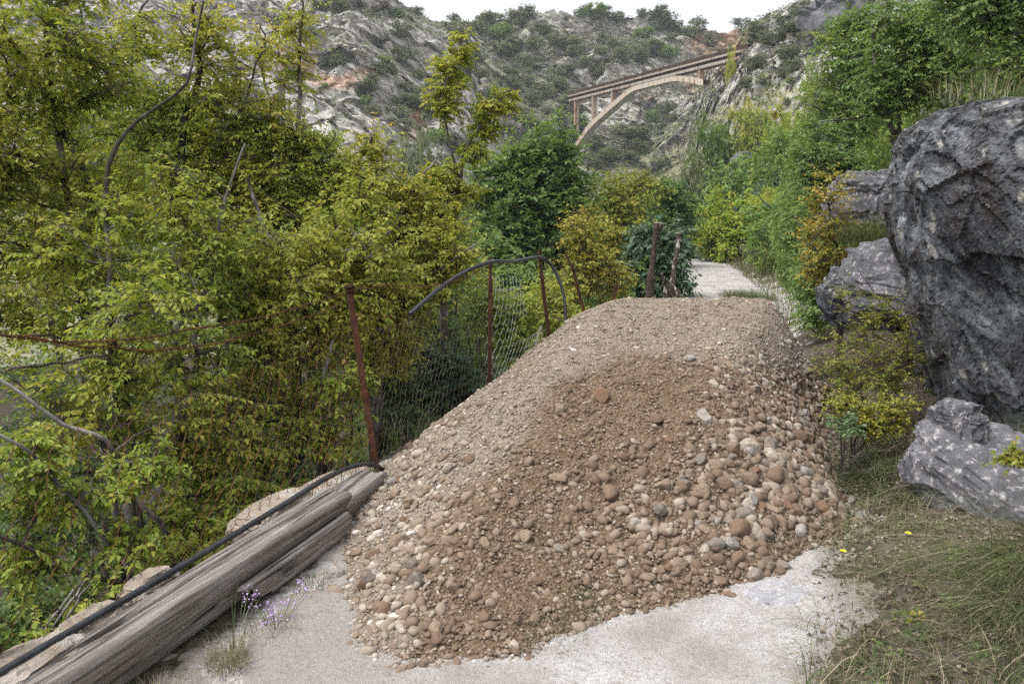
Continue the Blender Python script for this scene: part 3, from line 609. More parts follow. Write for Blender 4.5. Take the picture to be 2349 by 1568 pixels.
# ================================================================== TIMBER, PIPES, FENCE, STUMPS
s = NT('old_timber'); v = s.coord(scale=(2.2, 60, 60)); n1 = s.noise(v, 1.0, 6, .7, .4); n2 = s.noise(s.coord(scale=(.8, 9, 9)), 1.0, 4, .6, 1.0); n3 = s.noise(s.coord(), 3, 4)
c = s.ramp(n1, [(.32, (.045, .038, .032)), (.46, (.20, .18, .163)), (.58, (.30, .28, .262)), (.74, (.45, .435, .42))])
c = s.mix(s.ramp(n2, [(.36, .9), (.43, 0)]), c, (.02, .017, .014)); c = s.mix(s.ramp(n3, [(.5, 0), (.75, .5)]), c, (.17, .14, .12))
M['timber'] = s.finish(c, .92, s.bump(n1, .9, .012, s.bump(n2, .8, .02)), .1)
def timber(name, p0, p1, width, height, label, crack=None, seed=0, ragged=.12):
    """hewn beam: u along, cross-section as a rounded ring, with splits, dips and ragged ends"""
    p0, p1 = np.array(p0), np.array(p1); L = np.linalg.norm(p1-p0); ax = (p1-p0)/L; sd = unit(np.cross(ax, [0, 0, 1.0])); up = np.cross(sd, ax)
    nu, ns = 300, 168; a = np.arange(ns)/ns*4; e_, f_ = np.floor(a).astype(int), (a-np.floor(a))*2-1
    cy = np.choose(e_, [1+0*f_, -f_, -1+0*f_, f_]); cz = np.choose(e_, [f_, 1+0*f_, -f_, -1+0*f_]); sq = (np.abs(cy)**9+np.abs(cz)**9)**(1/9); cy, cz = cy/sq, cz/sq
    u = np.linspace(0, 1, nu)[:, None]; y = cy[None]*width/2 + 0*u; z = cz[None]*height/2 + 0*u; q = xyz(u*L + 0*y, y*9, z*9)
    wob = .014*fbm(xyz(u*L*1.1+seed, 0*u+seed), 3); y = y + wob + .003*fbm(q*np.array([1.2, 2.0, 2.0])+seed, 4); z = z + .007*fbm(xyz(u*L*1.3+seed*3, y*3), 3) + .003*fbm(q*np.array([1.5, 3.5, 3.5])+5, 3)
    y = y - .05*(width/.185)*(sstep(.75, -1, cz)*(cy > 0))[None]
    top = sstep(.5, .9, cz)[None] + 0*u
    for (c0, c1, wd, dp, w0) in (crack or []):          # long splits along the grain
        cc = c0+(c1-c0)*u+.016*fbm(xyz(u*L*2.1+seed+c0*50, 0*u), 3); m = np.exp(-((y-cc)/wd)**2)*top*sstep(w0[0], w0[0]+.1, u)*sstep(w0[1], w0[1]-.1, u); z = z - dp*m
    rough_edge = np.exp(-((cy[None]+.95)/.35)**2)*0
    xx = u*L + 0*y; e = ragged*fbm(xyz(y*14+seed, z*14, 0), 3); xx = xx + e*(sstep(.93, 1, u) - sstep(.07, 0, u)*-1)
    Vl = np.stack([xx-L/2, y, z], -1).reshape(-1, 3); F = grid_faces(nu, ns, True)
    caps = []
    V = np.vstack([Vl, Vl[:ns].mean(0), Vl[-ns:].mean(0)]); k = np.arange(ns); k2 = (k+1) % ns; b = (nu-1)*ns
    F3 = np.vstack([np.stack([np.full(ns, len(V)-2), k2, k], -1), np.stack([np.full(ns, len(V)-1), b+k, b+k2], -1)])
    o = link(name, make_mesh(name, V, [F3, F], M['timber'], None, True)); from mathutils import Matrix
    mid = (p0+p1)/2; mw = Matrix((tuple(ax)+(0,), tuple(sd)+(0,), tuple(up)+(0,), (0, 0, 0, 1))).transposed(); mw.translation = mid; o.matrix_world = mw
    tag(o, label, 'timber', 'old timbers edging the road'); return o
def on_fence(Y, off, z): return np.array([xf(Y)+off*.948, Y-off*.318, z])
timber('timber_beam', on_fence(1.75, .195, .12), on_fence(4.02, .205, .12), .17, .21, 'long split grey timber beam running along the road edge under the black pipe', [(-.006, -.020, .0055, .05, (.0, 1.1)), (.046, .036, .003, .02, (-.2, .45)), (-.058, -.052, .003, .015, (.45, 1.1))], 1)
timber('timber_beam', on_fence(3.3, .305, .065), on_fence(4.05, .305, .075), .045, .12, 'narrow splintered timber plank leaning on the front of the long beam', [(.0, .01, .006, .03, (0, 1.1))], 4, .2)
timber('timber_beam', on_fence(4.04, .185, .085), on_fence(4.45, .175, .09), .19, .22, 'dark weathered timber end running under the gravel heap', [(.03, .0, .008, .04, (0, 1.1)), (-.07, -.05, .007, .03, (0, 1.1))], 8)
def pipe_obj(pts, r, label, n=90, name='water_pipe'):
    L = smooth_line(pts, n); c = L.mean(0); V, F = tubes((L-c)[None], np.full((1, n), r), 14, True)
    o = link(name, make_mesh(name, V, F[::-1] if False else F, M['pipe'], None, True), None, c); return tag(o, label, 'pipe')
pipe_obj([on_fence(1.5, .10, .236), on_fence(2.2, .10, .238), on_fence(3.0, .10, .24), on_fence(3.7, .085, .24), on_fence(4.2, .06, .235), on_fence(4.5, .05, .20), on_fence(4.72, .05, .13), on_fence(4.85, .08, .02)], .0138, 'black plastic pipe lying along the outer edge of the grey timber beam')
pp = [(940, 720, 5.55), (1000, 668, 6.0), (1060, 627, 6.45), (1125, 601, 6.74), (1180, 599, 7.5), (1237, 590, 8.42), (1262, 605, 8.55), (1285, 650, 8.5), (1296, 705, 8.4), (1296, 768, 8.3), (1293, 800, 8.25)]
pipe_obj([P(*q) for q in pp], .0165, 'black plastic pipe arching over the rusty fence posts and down behind the heap', 120)

fence = thing('wire_fence', tuple(on_fence(4.81, 0, .03)), 'rusty iron post and wire netting fence along the left road edge', 'fence')
fo = np.array(fence.location)
def post(base, top, w, tip=None, pipe=True):
    base, top = np.array(base), np.array(top); g = Geo(); ax = unit(top-base); sd = unit(np.cross(ax, [0.3, 1, 0])); fr = np.cross(sd, ax); L = np.linalg.norm(top-base)
    # angle iron: two flanges
    t = .004
    g.box((base+top)/2-fo + sd*w/2*.0, np.array([ax*L/2, sd*w/2, fr*t]))
    g.box((base+top)/2-fo + sd*(w/2-t) + fr*(w/2+t+.001), np.array([ax*L/2, sd*t, fr*w/2]))
    for k in (.18, .45, .72, .93):                       # bent wire ties
        c = base+(top-base)*k-fo; an = np.linspace(0, 2*np.pi, 13)
        g.tube(c + np.outer(np.cos(an)*w*.75, sd)+np.outer(np.sin(an)*w*.85, fr)+np.outer(an*.002, ax), .003, 5)
    if tip is not None:
        g.tube(np.array([top-ax*.1, np.array(tip)])-fo, .012, 7)
    else:
        an = np.linspace(0, 5*np.pi, 30); g.tube(top-fo + np.outer(np.cos(an)*w*.62, sd)+np.outer(np.sin(an)*w*.62, fr)+np.outer(an*.0035-.03, ax), .006, 5)
        g.box(top-fo+ax*.006, np.array([ax*.005, sd*w*.7, fr*w*.7]))
    return link('post', g.mesh('post', M['rust']), fence)
POSTY = [2.37, 4.81, 6.80, 8.49, 10.2, 11.9]
post(on_fence(2.37, -.01, -.2), P(-140, 600, 2.37), .04)
post(P(866, 1090, 4.81), P(800, 660, 4.81), .04)
post(P(1122, 910, 6.8), P(1125, 640, 6.8), .036, P(1124, 592, 6.8))
post(P(1262, 800, 8.49), P(1241, 622, 8.49), .04, P(1234, 573, 8.49))
post(P(1348, 750, 10.2), P(1311, 605, 10.2), .04, P(1295, 578, 10.2))
post(P(1396, 725, 11.9), P(1414, 655, 11.9), .05)
def pline(L, n=60, sag=0.0, jit=.004, seed=0):
    q = smooth_line([P(*k) for k in L], n); t = np.linspace(0, n/12, n)
    return q + jit*np.stack([vnoise(xyz(t*1.3+seed, 1.0)), vnoise(xyz(t*1.3+seed, 5.0)), vnoise(xyz(t*1.3+seed, 9.0))], -1)
def barbed(L, mat, r=.0026, n=110, seed=0, barbs=True, name='barbed_wire'):
    q = pline(L, n, 0, .006, seed)-fo; g = Geo(); t = np.arange(n)*1.25
    a = np.stack([0*t, np.cos(t), np.sin(t)], -1)*.0035
    g.tube(q+a, r, 4); g.tube(q-a, r, 4)
    if barbs:
        for k in range(4, n-3, 5):
            for _ in range(2):
                d = unit(RNG.normal(size=3)); g.tube(np.array([q[k]-d*.018, q[k]+d*.018]), r*.85, 4)
    return link(name, g.mesh(name, mat), fence)
Ym = lambda x: (-2.478)/((x-CX)/1806 - .335)             # distance of the fence where it crosses picture column x
barbed([(-150, 748, Ym(-150)), (0, 766, Ym(0)), (60, 776, Ym(60)), (200, 786, Ym(200)), (330, 774, Ym(330)), (480, 750, Ym(480)), (640, 716, Ym(640)), (798, 668, 4.81)], M['wire_rust'], .0021, seed=1)
barbed([(40, 768, Ym(40)), (150, 790, Ym(150)), (300, 800, Ym(300)), (430, 795, Ym(430)), (600, 762, Ym(600)), (802, 690, 4.81)], M['wire_rust'], .0019, seed=5)
barbed([(-150, 866, Ym(-150)), (0, 850, Ym(0)), (120, 833, Ym(120)), (240, 815, Ym(240))], M['wire_dark'], seed=9, barbs=False)
barbed([(805, 664, 4.81), (900, 655, 5.35), (985, 655, 5.9), (1060, 640, 6.35), (1122, 605, 6.78)], M['wire_rust'], seed=12, r=.002)
barbed([(1125, 665, 6.8), (1165, 665, 7.3), (1200, 655, 7.7)], M['wire_zinc'], seed=15, r=.002, barbs=False)
def netting(Y0, Y1, top0, top1, bot0, bot1, cw, ch, mat, r, sag=.03, hole=None, seed=0, bow=.05):
    """hexagonal netting; rows of zigzag wires between the two posts"""
    L = (Y1-Y0)*math.hypot(1, .335); nx = max(3, int(L/cw)); nz = int((.5*(top0+top1)-.5*(bot0+bot1))/ch); Pn, keep = [], []
    def pt(i, j, e):
        u = (i + (0 if j % 2 == 0 else .5))/nx; v = (j+e)/nz; Y = Y0+(Y1-Y0)*u
        u_ = np.clip(u, 0, 1); zt = top0+(top1-top0)*u_-sag*math.sin(math.pi*u_); zb = bot0+(bot1-bot0)*u_; jx = .012*vnoise(np.array([[i*.9+seed, j*.7, 1]]))[0]; jz = .012*vnoise(np.array([[i*.8, j*.9+seed, 4]]))[0]
        return on_fence(Y+jx, -.035 + bow*math.sin(math.pi*u_)*math.sin(math.pi*min(1, max(0, v)))*(1 if seed % 2 else -1) + .015*vnoise(np.array([[u*6, v*4, seed]]))[0], zb+(zt-zb)*v+jz)
    segs = []
    for j in range(nz):
        for i in range(nx+1):
            a, b = pt(i, j, -.18), pt(i, j, .18)
            if i + (0 if j % 2 == 0 else .5) > nx: continue
            if hole and hole(i/nx, j/nz): continue
            segs.append((a, b))                                         # twisted upright bit
            if j+1 < nz:
                l, rr_ = (i-1, i) if j % 2 == 0 else (i, i+1)
                for k in (l, rr_):
                    if 0 <= k and k + (0 if (j+1) % 2 == 0 else .5) <= nx: segs.append((b, pt(k, j+1, -.18)))
    V, F = tubes(np.array(segs)-fo, np.full((len(segs), 2), r), 3)
    return link('wire_netting', make_mesh('wire_netting', V, F, mat), fence)
netting(1.7, 4.78, .98, 1.12, .0, .02, .085, .075, M['wire_rust'], .0017, .06, None, 1, .07)
netting(4.83, 6.78, 1.02, 1.18, .05, .05, .075, .065, M['wire_dark'], .0012, .05, None, 2, .04)
netting(6.82, 8.47, 1.22, 1.16, .06, .1, .085, .07, M['wire_zinc'], .0017, .03, lambda u, v: (u > .45 and v > .45) or (u > .3 and .36 < v < .6), 3, .12)
g = Geo()                                                # rusty rods hanging at the foot of the netting
for x in np.linspace(570, 850, 9):
    Y = Ym(x); b = on_fence(Y, -.05, .0); g.tube(np.array([b-fo+[0, 0, -.03], b-fo+[.01, 0, .17+.04*RNG.random()]]), .0022, 4)
g.tube(pline([(470, 1310, Ym(470)-.02), (600, 1215, Ym(600)-.02), (720, 1120, Ym(720)-.02), (858, 1045, 4.80)], 30)-fo, .0025, 4)
link('bottom_wire', g.mesh('bottom_wire', M['wire_rust']), fence)

s = NT('pale_stone'); v = s.coord(); n1 = s.noise(v, 7, 6, .65); n2 = s.noise(v, 28, 4)
M['pale_stone'] = s.finish(s.mix(s.ramp(n2, [(.5, 0), (.7, .6)]), s.ramp(n1, [(.3, (.19, .155, .12)), (.5, (.31, .26, .21)), (.7, (.46, .42, .38))]), (.14, .115, .09)), .95, s.bump(n2, .6, .02, s.bump(n1, .6, .05)), .1)
def rock_obj(name, loc, sc, label, cat, mat, seed, sub=4, rz=0.0, amp=.22, flat=.55, group=None):
    V0, F0 = ICO[sub]; q = np.sign(V0)*np.abs(V0)**flat
    q = unit(V0)*(np.linalg.norm(q, axis=1)[:, None]) if False else q/np.maximum(1, np.linalg.norm(q, axis=1)[:, None]*.86)
    q = q + unit(V0)*(amp*.7*fbm(V0*1.3+seed, 3)+.5*amp*facets(V0*1.9+seed)+.28*amp*facets(V0*4.5+seed*2)+.10*amp*fbm(V0*9+seed, 3))[:, None]
    o = link(name, make_mesh(name, q*np.array(sc), F0, mat, None, sub > 3 and False), None, loc); o.rotation_euler = (0, 0, rz); return tag(o, label, cat, group)
for (px, py, Y, sc, lab, sd) in [(745, 1128, 4.5, (.15, .48, .045), 'flat tan stone slab behind the netting next to the rusty post', 3), (630, 1185, 3.80, (.13, .28, .08), 'low tan edging stone half hidden behind the pipe', 29), (345, 1362, 2.98, (.07, .13, .08), 'pale rounded edging stone behind the pipe, halfway along the beam', 9), (215, 1462, 2.66, (.10, .14, .09), 'small white edging stone behind the pipe near the left corner', 14), (70, 1545, 2.38, (.12, .2, .07), 'flat whitish edging stone in the lower left corner', 22)]:
    p = P(px, py, Y); rock_obj('edging_stone', p, sc, lab, 'stone', M['pale_stone'], sd, 4, -.32, .2, .5, 'edging stones outside the fence')

# ---- cut stumps beside the far road
s = NT('stump_bark'); v = s.coord(scale=(10, 10, 4)); n1 = s.noise(v, 1.5, 5, .65); n2 = s.noise(v, 4, 4)
M['stump'] = s.finish(s.mix(s.ramp(n1, [(.56, 0), (.6, 1)]), s.ramp(n2, [(.35, (.045, .032, .026)), (.65, (.13, .10, .085))]), (.50, .47, .43)), .9, s.bump(n2, .6, .02), .1)
s = NT('stump_dark'); n2 = s.noise(s.coord(scale=(10, 10, 4)), 3, 5); M['stump_dark'] = s.finish(s.ramp(n2, [(.35, (.03, .022, .018)), (.65, (.105, .08, .068))]), .9, s.bump(n2, .6, .02), .1)
s = NT('cut_wood'); M['cut_wood'] = s.finish(s.ramp(s.noise(s.coord(), 12, 4), [(.3, (.36, .30, .24)), (.7, (.55, .49, .42))]), .9)
def pole(parent, name, pts, rad, mat, n=26, sides=10, cap=True):
    L = smooth_line(pts, n); r = np.interp(np.linspace(0, 1, n), np.linspace(0, 1, len(rad)), rad)
    L = L + .012*np.stack([vnoise(xyz(np.arange(n)*.45, rad[0]*90)), vnoise(xyz(np.arange(n)*.45, rad[0]*50+7)), 0*r], -1)
    L = L - np.array(parent.location); V, F = tubes(L[None], r[None]*(1+.12*vnoise(xyz(np.arange(n)*.7, 3.0)))[None], sides, True); o = link(name, make_mesh(name, V, F, mat, None, False), parent)
    if cap:
        T = unit(L[-1]-L[-2]); g = Geo(); g.tube(np.array([L[-1]-T*.01, L[-1]+T*.012]), r[-1]*.96, sides); c = link('cut_end', g.mesh('cut_end', M['cut_wood']), o)
    return o
YS = 13.2
b = P(1487, 690, YS); st = thing('tree_stump', tuple(b), 'tall dark dead trunk with sawn forked top beside the road', 'stump')
pole(st, 'trunk', [P(1487, 705, YS), P(1490, 660, YS), P(1497, 590, YS), P(1503, 540, YS), P(1506, 512, YS)], [.07, .062, .048, .045, .043], M['stump_dark'])
pole(st, 'branch_stub', [P(1504, 545, YS), P(1511, 527, YS), P(1516, 514, YS)], [.038, .038, .04], M['stump_dark'], 10)
b = P(1540, 692, YS-.2); st = thing('tree_stump', tuple(b), 'mottled birch-like dead trunk with sawn top and splintered foot beside the road', 'stump'); Y2 = YS-.2
pole(st, 'trunk', [P(1541, 705, Y2), P(1542, 660, Y2), P(1547, 610, Y2), P(1553, 565, Y2), P(1557, 536, Y2)], [.048, .045, .04, .038, .037], M['stump'])
for pts, r in [([(1532, 705), (1530, 680), (1524, 650), (1518, 628)], .05), ([(1522, 700), (1525, 675), (1533, 655)], .045), ([(1558, 702), (1555, 675), (1542, 655), (1532, 645)], .03), ([(1552, 702), (1556, 680), (1553, 660)], .05)]:
    pole(st, 'root_splinter', [P(a, c, Y2+RNG.uniform(-.15, .15)) for a, c in pts], [r, r*.8, r*.45], M['stump'], 12, 7, False)
# ================================================================== ROCKS ON THE RIGHT
s = NT('dark_limestone'); v = s.coord(); vs = s.coord(scale=(.55, 1.6, 2.6), rot=(0, math.radians(-55), 0))
n1 = s.noise(vs, 3.2, 7, .72, .6); n2 = s.noise(v, 1.5, 4); n3 = s.noise(v, 30, 6, .72); vd = s.voro(s.coord(scale=(.45, 1, 1), rot=(0, math.radians(-55), 0)), 10); n5 = s.noise(v, 55, 5, .8); n6 = s.noise(v, 2.3, 4, .6); n4 = s.noise(v, 14, 5, .7)
c = s.ramp(n1, [(.36, (.028, .028, .030)), (.46, (.068, .070, .076)), (.55, (.135, .14, .152)), (.68, (.30, .31, .335))])
c = s.mix(s.ramp(n2, [(.45, 0), (.7, .45)]), c, (.085, .072, .06))
c = s.mix(s.math('MULTIPLY', s.ramp(n5, [(.55, 0), (.62, .85)]), s.ramp(n6, [(.42, .12), (.62, 1)])), c, (.21, .217, .24)); c = s.mix(s.ramp(n3, [(.40, .85), (.47, 0)]), c, (.014, .014, .016))
lich = s.math('ADD', vd, s.math('MULTIPLY', s.math('SUBTRACT', n4, .5), .8))
c = s.mix(s.math('MULTIPLY', s.ramp(lich, [(.15, .85), (.25, 0)]), s.ramp(n6, [(.42, .15), (.55, 1)])), c, (.40, .37, .325))
M['dark_rock'] = s.finish(c, .9, s.bump(n3, .45, .02, s.bump(n1, .8, .05)), .2)
s = NT('grey_limestone'); v = s.coord(); n1 = s.noise(v, 3.2, 6, .65, .4); n3 = s.noise(v, 22, 5, .7)
c = s.ramp(n1, [(.3, (.06, .06, .066)), (.5, (.115, .115, .125)), (.7, (.20, .20, .21))]); c = s.mix(s.ramp(n3, [(.54, 0), (.66, .7)]), c, (.50, .485, .47)); c = s.mix(s.ramp(n3, [(.36, .6), (.46, 0)]), c, (.07, .068, .065))
M['grey_rock'] = s.finish(c, .92, s.bump(n3, .7, .025, s.bump(n1, .7, .06)), .15)
prof = [(1060, 2200), (1015, 2175), (960, 2150), (925, 2132), (880, 2118), (820, 2104), (760, 2094), (700, 2087), (655, 2082), (630, 2078), (612, 2070), (600, 2060), (585, 2052), (540, 2040), (480, 2031), (430, 2029), (390, 2034), (350, 2045), (315, 2060), (285, 2072), (262, 2090), (244, 2108), (232, 2122), (224, 2140)]
prof = np.array(prof, float); pz = P(prof[:, 1], prof[:, 0], 4.75)
zz = np.linspace(pz[:, 2].min(), pz[:, 2].max(), 150); ex = np.interp(zz, pz[:, 2], pz[:, 0]) + .19; py_ = np.interp(zz, pz[:, 2], prof[:, 0])
plan = np.array([(3.2, 3.3), (1.3, 2.6), (.42, 1.35), (.06, .45), (0, 0), (.20, -.24), (.44, -.50), (.80, -.85), (1.15, -1.35), (1.5, -2.0), (2.0, -2.6), (3.6, -2.6)])   # from the back, round the corner, towards the camera
tt = np.linspace(0, len(plan)-1, 330); uu = np.stack([np.interp(tt, np.arange(len(plan)), plan[:, k]) for k in (0, 1)], -1)
s_ = np.linspace(0, 1, 330); V = np.zeros((150, 330, 3))
crack = np.exp(-((py_-606)/13)**2); upper = sstep(615, 585, py_)
for i, z in enumerate(zz):
    fr = sstep(.40, .62, s_)                                     # 1 on the face towards the camera
    q0 = np.array([ex[i], 4.75]); tz = (z-zz[0])/(zz[-1]-zz[0])
    shrink = 1 - .25*sstep(.93, 1.0, tz)
    off = uu*shrink
    V[i, :, 0] = q0[0] + off[:, 0] + fr*(.10*(1-upper[i])*(1-sstep(.0, .5, tz)) ); V[i, :, 1] = q0[1] + off[:, 1] + fr*(-.17*upper[i] + .34*(1-sstep(0, .42, tz))*sstep(.45, .7, s_))
    V[i, :, 2] = z - .42*np.maximum(0, -off[:, 1])*sstep(.55, 1, tz)*fr
lat = V.reshape(-1, 3).copy(); nrm = unit(np.cross(np.gradient(V, axis=1), np.gradient(V, axis=0))).reshape(-1, 3)
wv = lat + .25*fbm(lat*1.2, 3)[:, None]; dip = .57*lat[:, 2] + .82*lat[:, 0]; lon = .57*lat[:, 0] - .82*lat[:, 2]
rc_ = np.c_[lon*.8, lat[:, 1]*1.7, dip*2.1]; disp = .045*facets(rc_*1.15+2) + .032*facets(rc_*3.1+8) + .010*facets(rc_*7.5+1) + .014*ridged(np.c_[lon*3, lat[:, 1]*7, dip*13], 4) + .008*fbm(lat*18, 3) - .035
cr = (crack[:, None]*np.clip((s_-.40)/.12, 0, 1)[None]*(.7+.5*vnoise(xyz(s_*30, 2.0))[None])).ravel()
Vb = lat - nrm*0 + np.c_[-nrm[:, :2]*0, 0*disp]
sgn = np.sign((nrm*(lat - np.array([4.6, 4.8, 1.2]))).sum(1).mean()) or 1
Vb = lat + sgn*nrm*(disp - .24*cr)[:, None]; Vb[:, 2] += .05*fbm(np.c_[lat[:, 0]*1.5, lat[:, 1]*1.5, lat[:, 2]*.5], 3)
holes = P(2085, 297, 4.75); d = np.linalg.norm(Vb-np.array([holes[0]+.02, 4.70, holes[2]]), axis=1); Vb += -sgn*nrm*(.13*np.exp(-(d/.042)**4))[:, None]
topn = 26; cap = []                                              # the top closes inwards in shrinking rings
ring = Vb.reshape(150, 330, 3)[-1]; cen = np.array([4.9, 5.2, ring[:, 2].mean()+.10]); rows = [Vb.reshape(150, 330, 3)]
for k in range(1, topn):
    t = k/(topn-1); r = ring*(1-t*.97)+cen*t*.97; r[:, 2] = ring[:, 2]*(1-t)+cen[2]*t + .10*math.sin(math.pi*min(1, t*2))*.6; r[:, 2] += .07*fbm(r*2.2, 4)*min(1, t*6)+.03*ridged(r*6, 3)*min(1, t*6); rows.append(r[None])
VV = np.vstack(rows); nr = VV.shape[0]; c0 = np.array([3.3, 4.75, 1.0]); F = grid_faces(nr, 330, True)
o = link('boulder', make_mesh('boulder', VV.reshape(-1, 3)-c0, F, M['dark_rock'], None, False), None, c0)
tag(o, 'huge dark grey overhanging boulder with pale lichen spots right of the road', 'boulder')
s = NT('bed_rock'); n1 = s.noise(s.coord(), 6, 6, .7); n3 = s.noise(s.coord(), 40, 4, .7); M['bed_rock'] = s.finish(s.mix(s.ramp(n3, [(.5, 0), (.65, .7)]), s.ramp(n1, [(.3, (.22, .22, .235)), (.7, (.36, .36, .37))]), (.48, .475, .47)), .95, s.bump(n3, .6, .01), .1)
def rk(px, py, Y, sx, sy, sz, lab, sd, mat='grey_rock', rz=0, name='rock', tilt=(0, 0), amp=.3):
    o = rock_obj(name, P(px, py, Y), (sx, sy, sz), lab, 'rock', M[mat], sd, 4, rz, amp, .6); o.rotation_euler = (tilt[0], tilt[1], rz); return o
rk(2315, 1150, 3.85, .32, .60, .25, 'low lichen-spotted grey rock slab below the dark boulder', 3, 'grey_rock', .25, tilt=(.34, -.16), amp=.16)
rk(2190, 985, 4.1, .08, .16, .14, 'small upright grey rock wedged under the dark boulder', 8, 'grey_rock', .3)
rk(1995, 470, 8.2, .24, .5, .30, 'brownish grey rock above the shrubs left of the boulder', 12, 'grey_rock', .4)
rk(2070, 640, 6.4, .16, .7, .30, 'slanting grey rock slab behind the left edge of the boulder', 17, 'grey_rock', .3, tilt=(0, .35))
rk(2000, 690, 6.9, .22, .4, .25, 'small grey rock in the bank behind the yellowish shrub', 23, 'dark_rock', .9)
rk(1700, 380, 45, .5, .6, .7, 'small bare grey rock on the green slope above the road', 27, 'grey_rock', .2)
rk(1965, 45, 70, 2.9, 4.0, 2.6, 'big jagged grey rock outcrop on the skyline at upper right', 31, 'grey_rock', .4, amp=.5)
p = P(1835, 1335, 3.25); rk(1790, 1372, 3.25, .16, .14, .035, 'flat grey bedrock patch in the white road near the heap', 36, 'bed_rock', .4)
# ================================================================== VEGETATION ENGINE
def leaves(pos, dr, nr, L, W, var, droop=.15):
    """one folded leaf blade per row: base, two edges, tip"""
    m = len(pos); dr = unit(dr); sd = unit(np.cross(nr, dr)); up = np.cross(dr, sd); L = np.asarray(L)[:, None] if np.ndim(L) else np.full((m, 1), L); W = L*W
    V = np.stack([pos, pos+dr*L*.45+sd*W+up*W*.35, pos+dr*L - np.array([0, 0, 1])*L*droop, pos+dr*L*.45-sd*W+up*W*.35], 1).reshape(-1, 3)
    b = np.arange(m)[:, None]*4; F = np.vstack([b+[0, 1, 2], b+[0, 2, 3]]); return V, F, np.repeat(var, 4)
def sprays(C, D, rc, k, n, L, W, vbase, hang=.35, flat=.55, tw=.0022):
    """k twigs of n leaves round every centre C; D the growing direction there"""
    m = len(C); rcv = np.zeros(m)+rc
    rd = unit(RNG.normal(size=(m, k, 3))*np.array([1, 1, flat]) + D[:, None]*.75 + np.array([0, 0, .12])); ln = rcv[:, None]*RNG.uniform(.55, 1.25, (m, k))
    t = np.linspace(0, 1, 5); st = C - D*rcv[:, None]*.35
    T = st[:, None, None] + rd[:, :, None]*(ln[..., None, None]*t[:, None]); T[..., 2] -= ln[..., None]*(t**2)*.28*hang*2
    T = T.reshape(-1, 5, 3); rr_ = np.linspace(tw, tw*.4, 5)[None].repeat(len(T), 0); tv, tf = tubes(T, rr_, 3)
    u = np.linspace(.18, 1, n)[None] + RNG.uniform(-.04, .04, (len(T), n)); u = np.clip(u, 0, .999); i = (u*4).astype(int); f = u*4-i; ar = np.arange(len(T))[:, None]
    pos = T[ar, i]*(1-f[..., None])+T[ar, np.minimum(i+1, 4)]*f[..., None]; td = unit(T[:, -1]-T[:, 0]); side = unit(np.cross(td, np.array([0, 0, 1.0])))
    sg = np.where(np.arange(n) % 2 == 0, 1, -1)[None, :, None]; dr = td[:, None]*.55 + side[:, None]*sg*.8 + RNG.normal(size=pos.shape)*.33; dr[..., 2] -= hang
    nr = np.array([0, 0, 1.0]) + RNG.normal(size=pos.shape)*.45; var = np.clip(np.repeat(vbase, k)[:, None] + RNG.normal(size=(len(T), n))*.13, 0, 1)
    pos = pos.reshape(-1, 3); Ls = L*RNG.uniform(.5, 1.35, len(pos)); return leaves(pos, dr.reshape(-1, 3), nr.reshape(-1, 3), Ls, W, var.ravel()), (tv, tf)
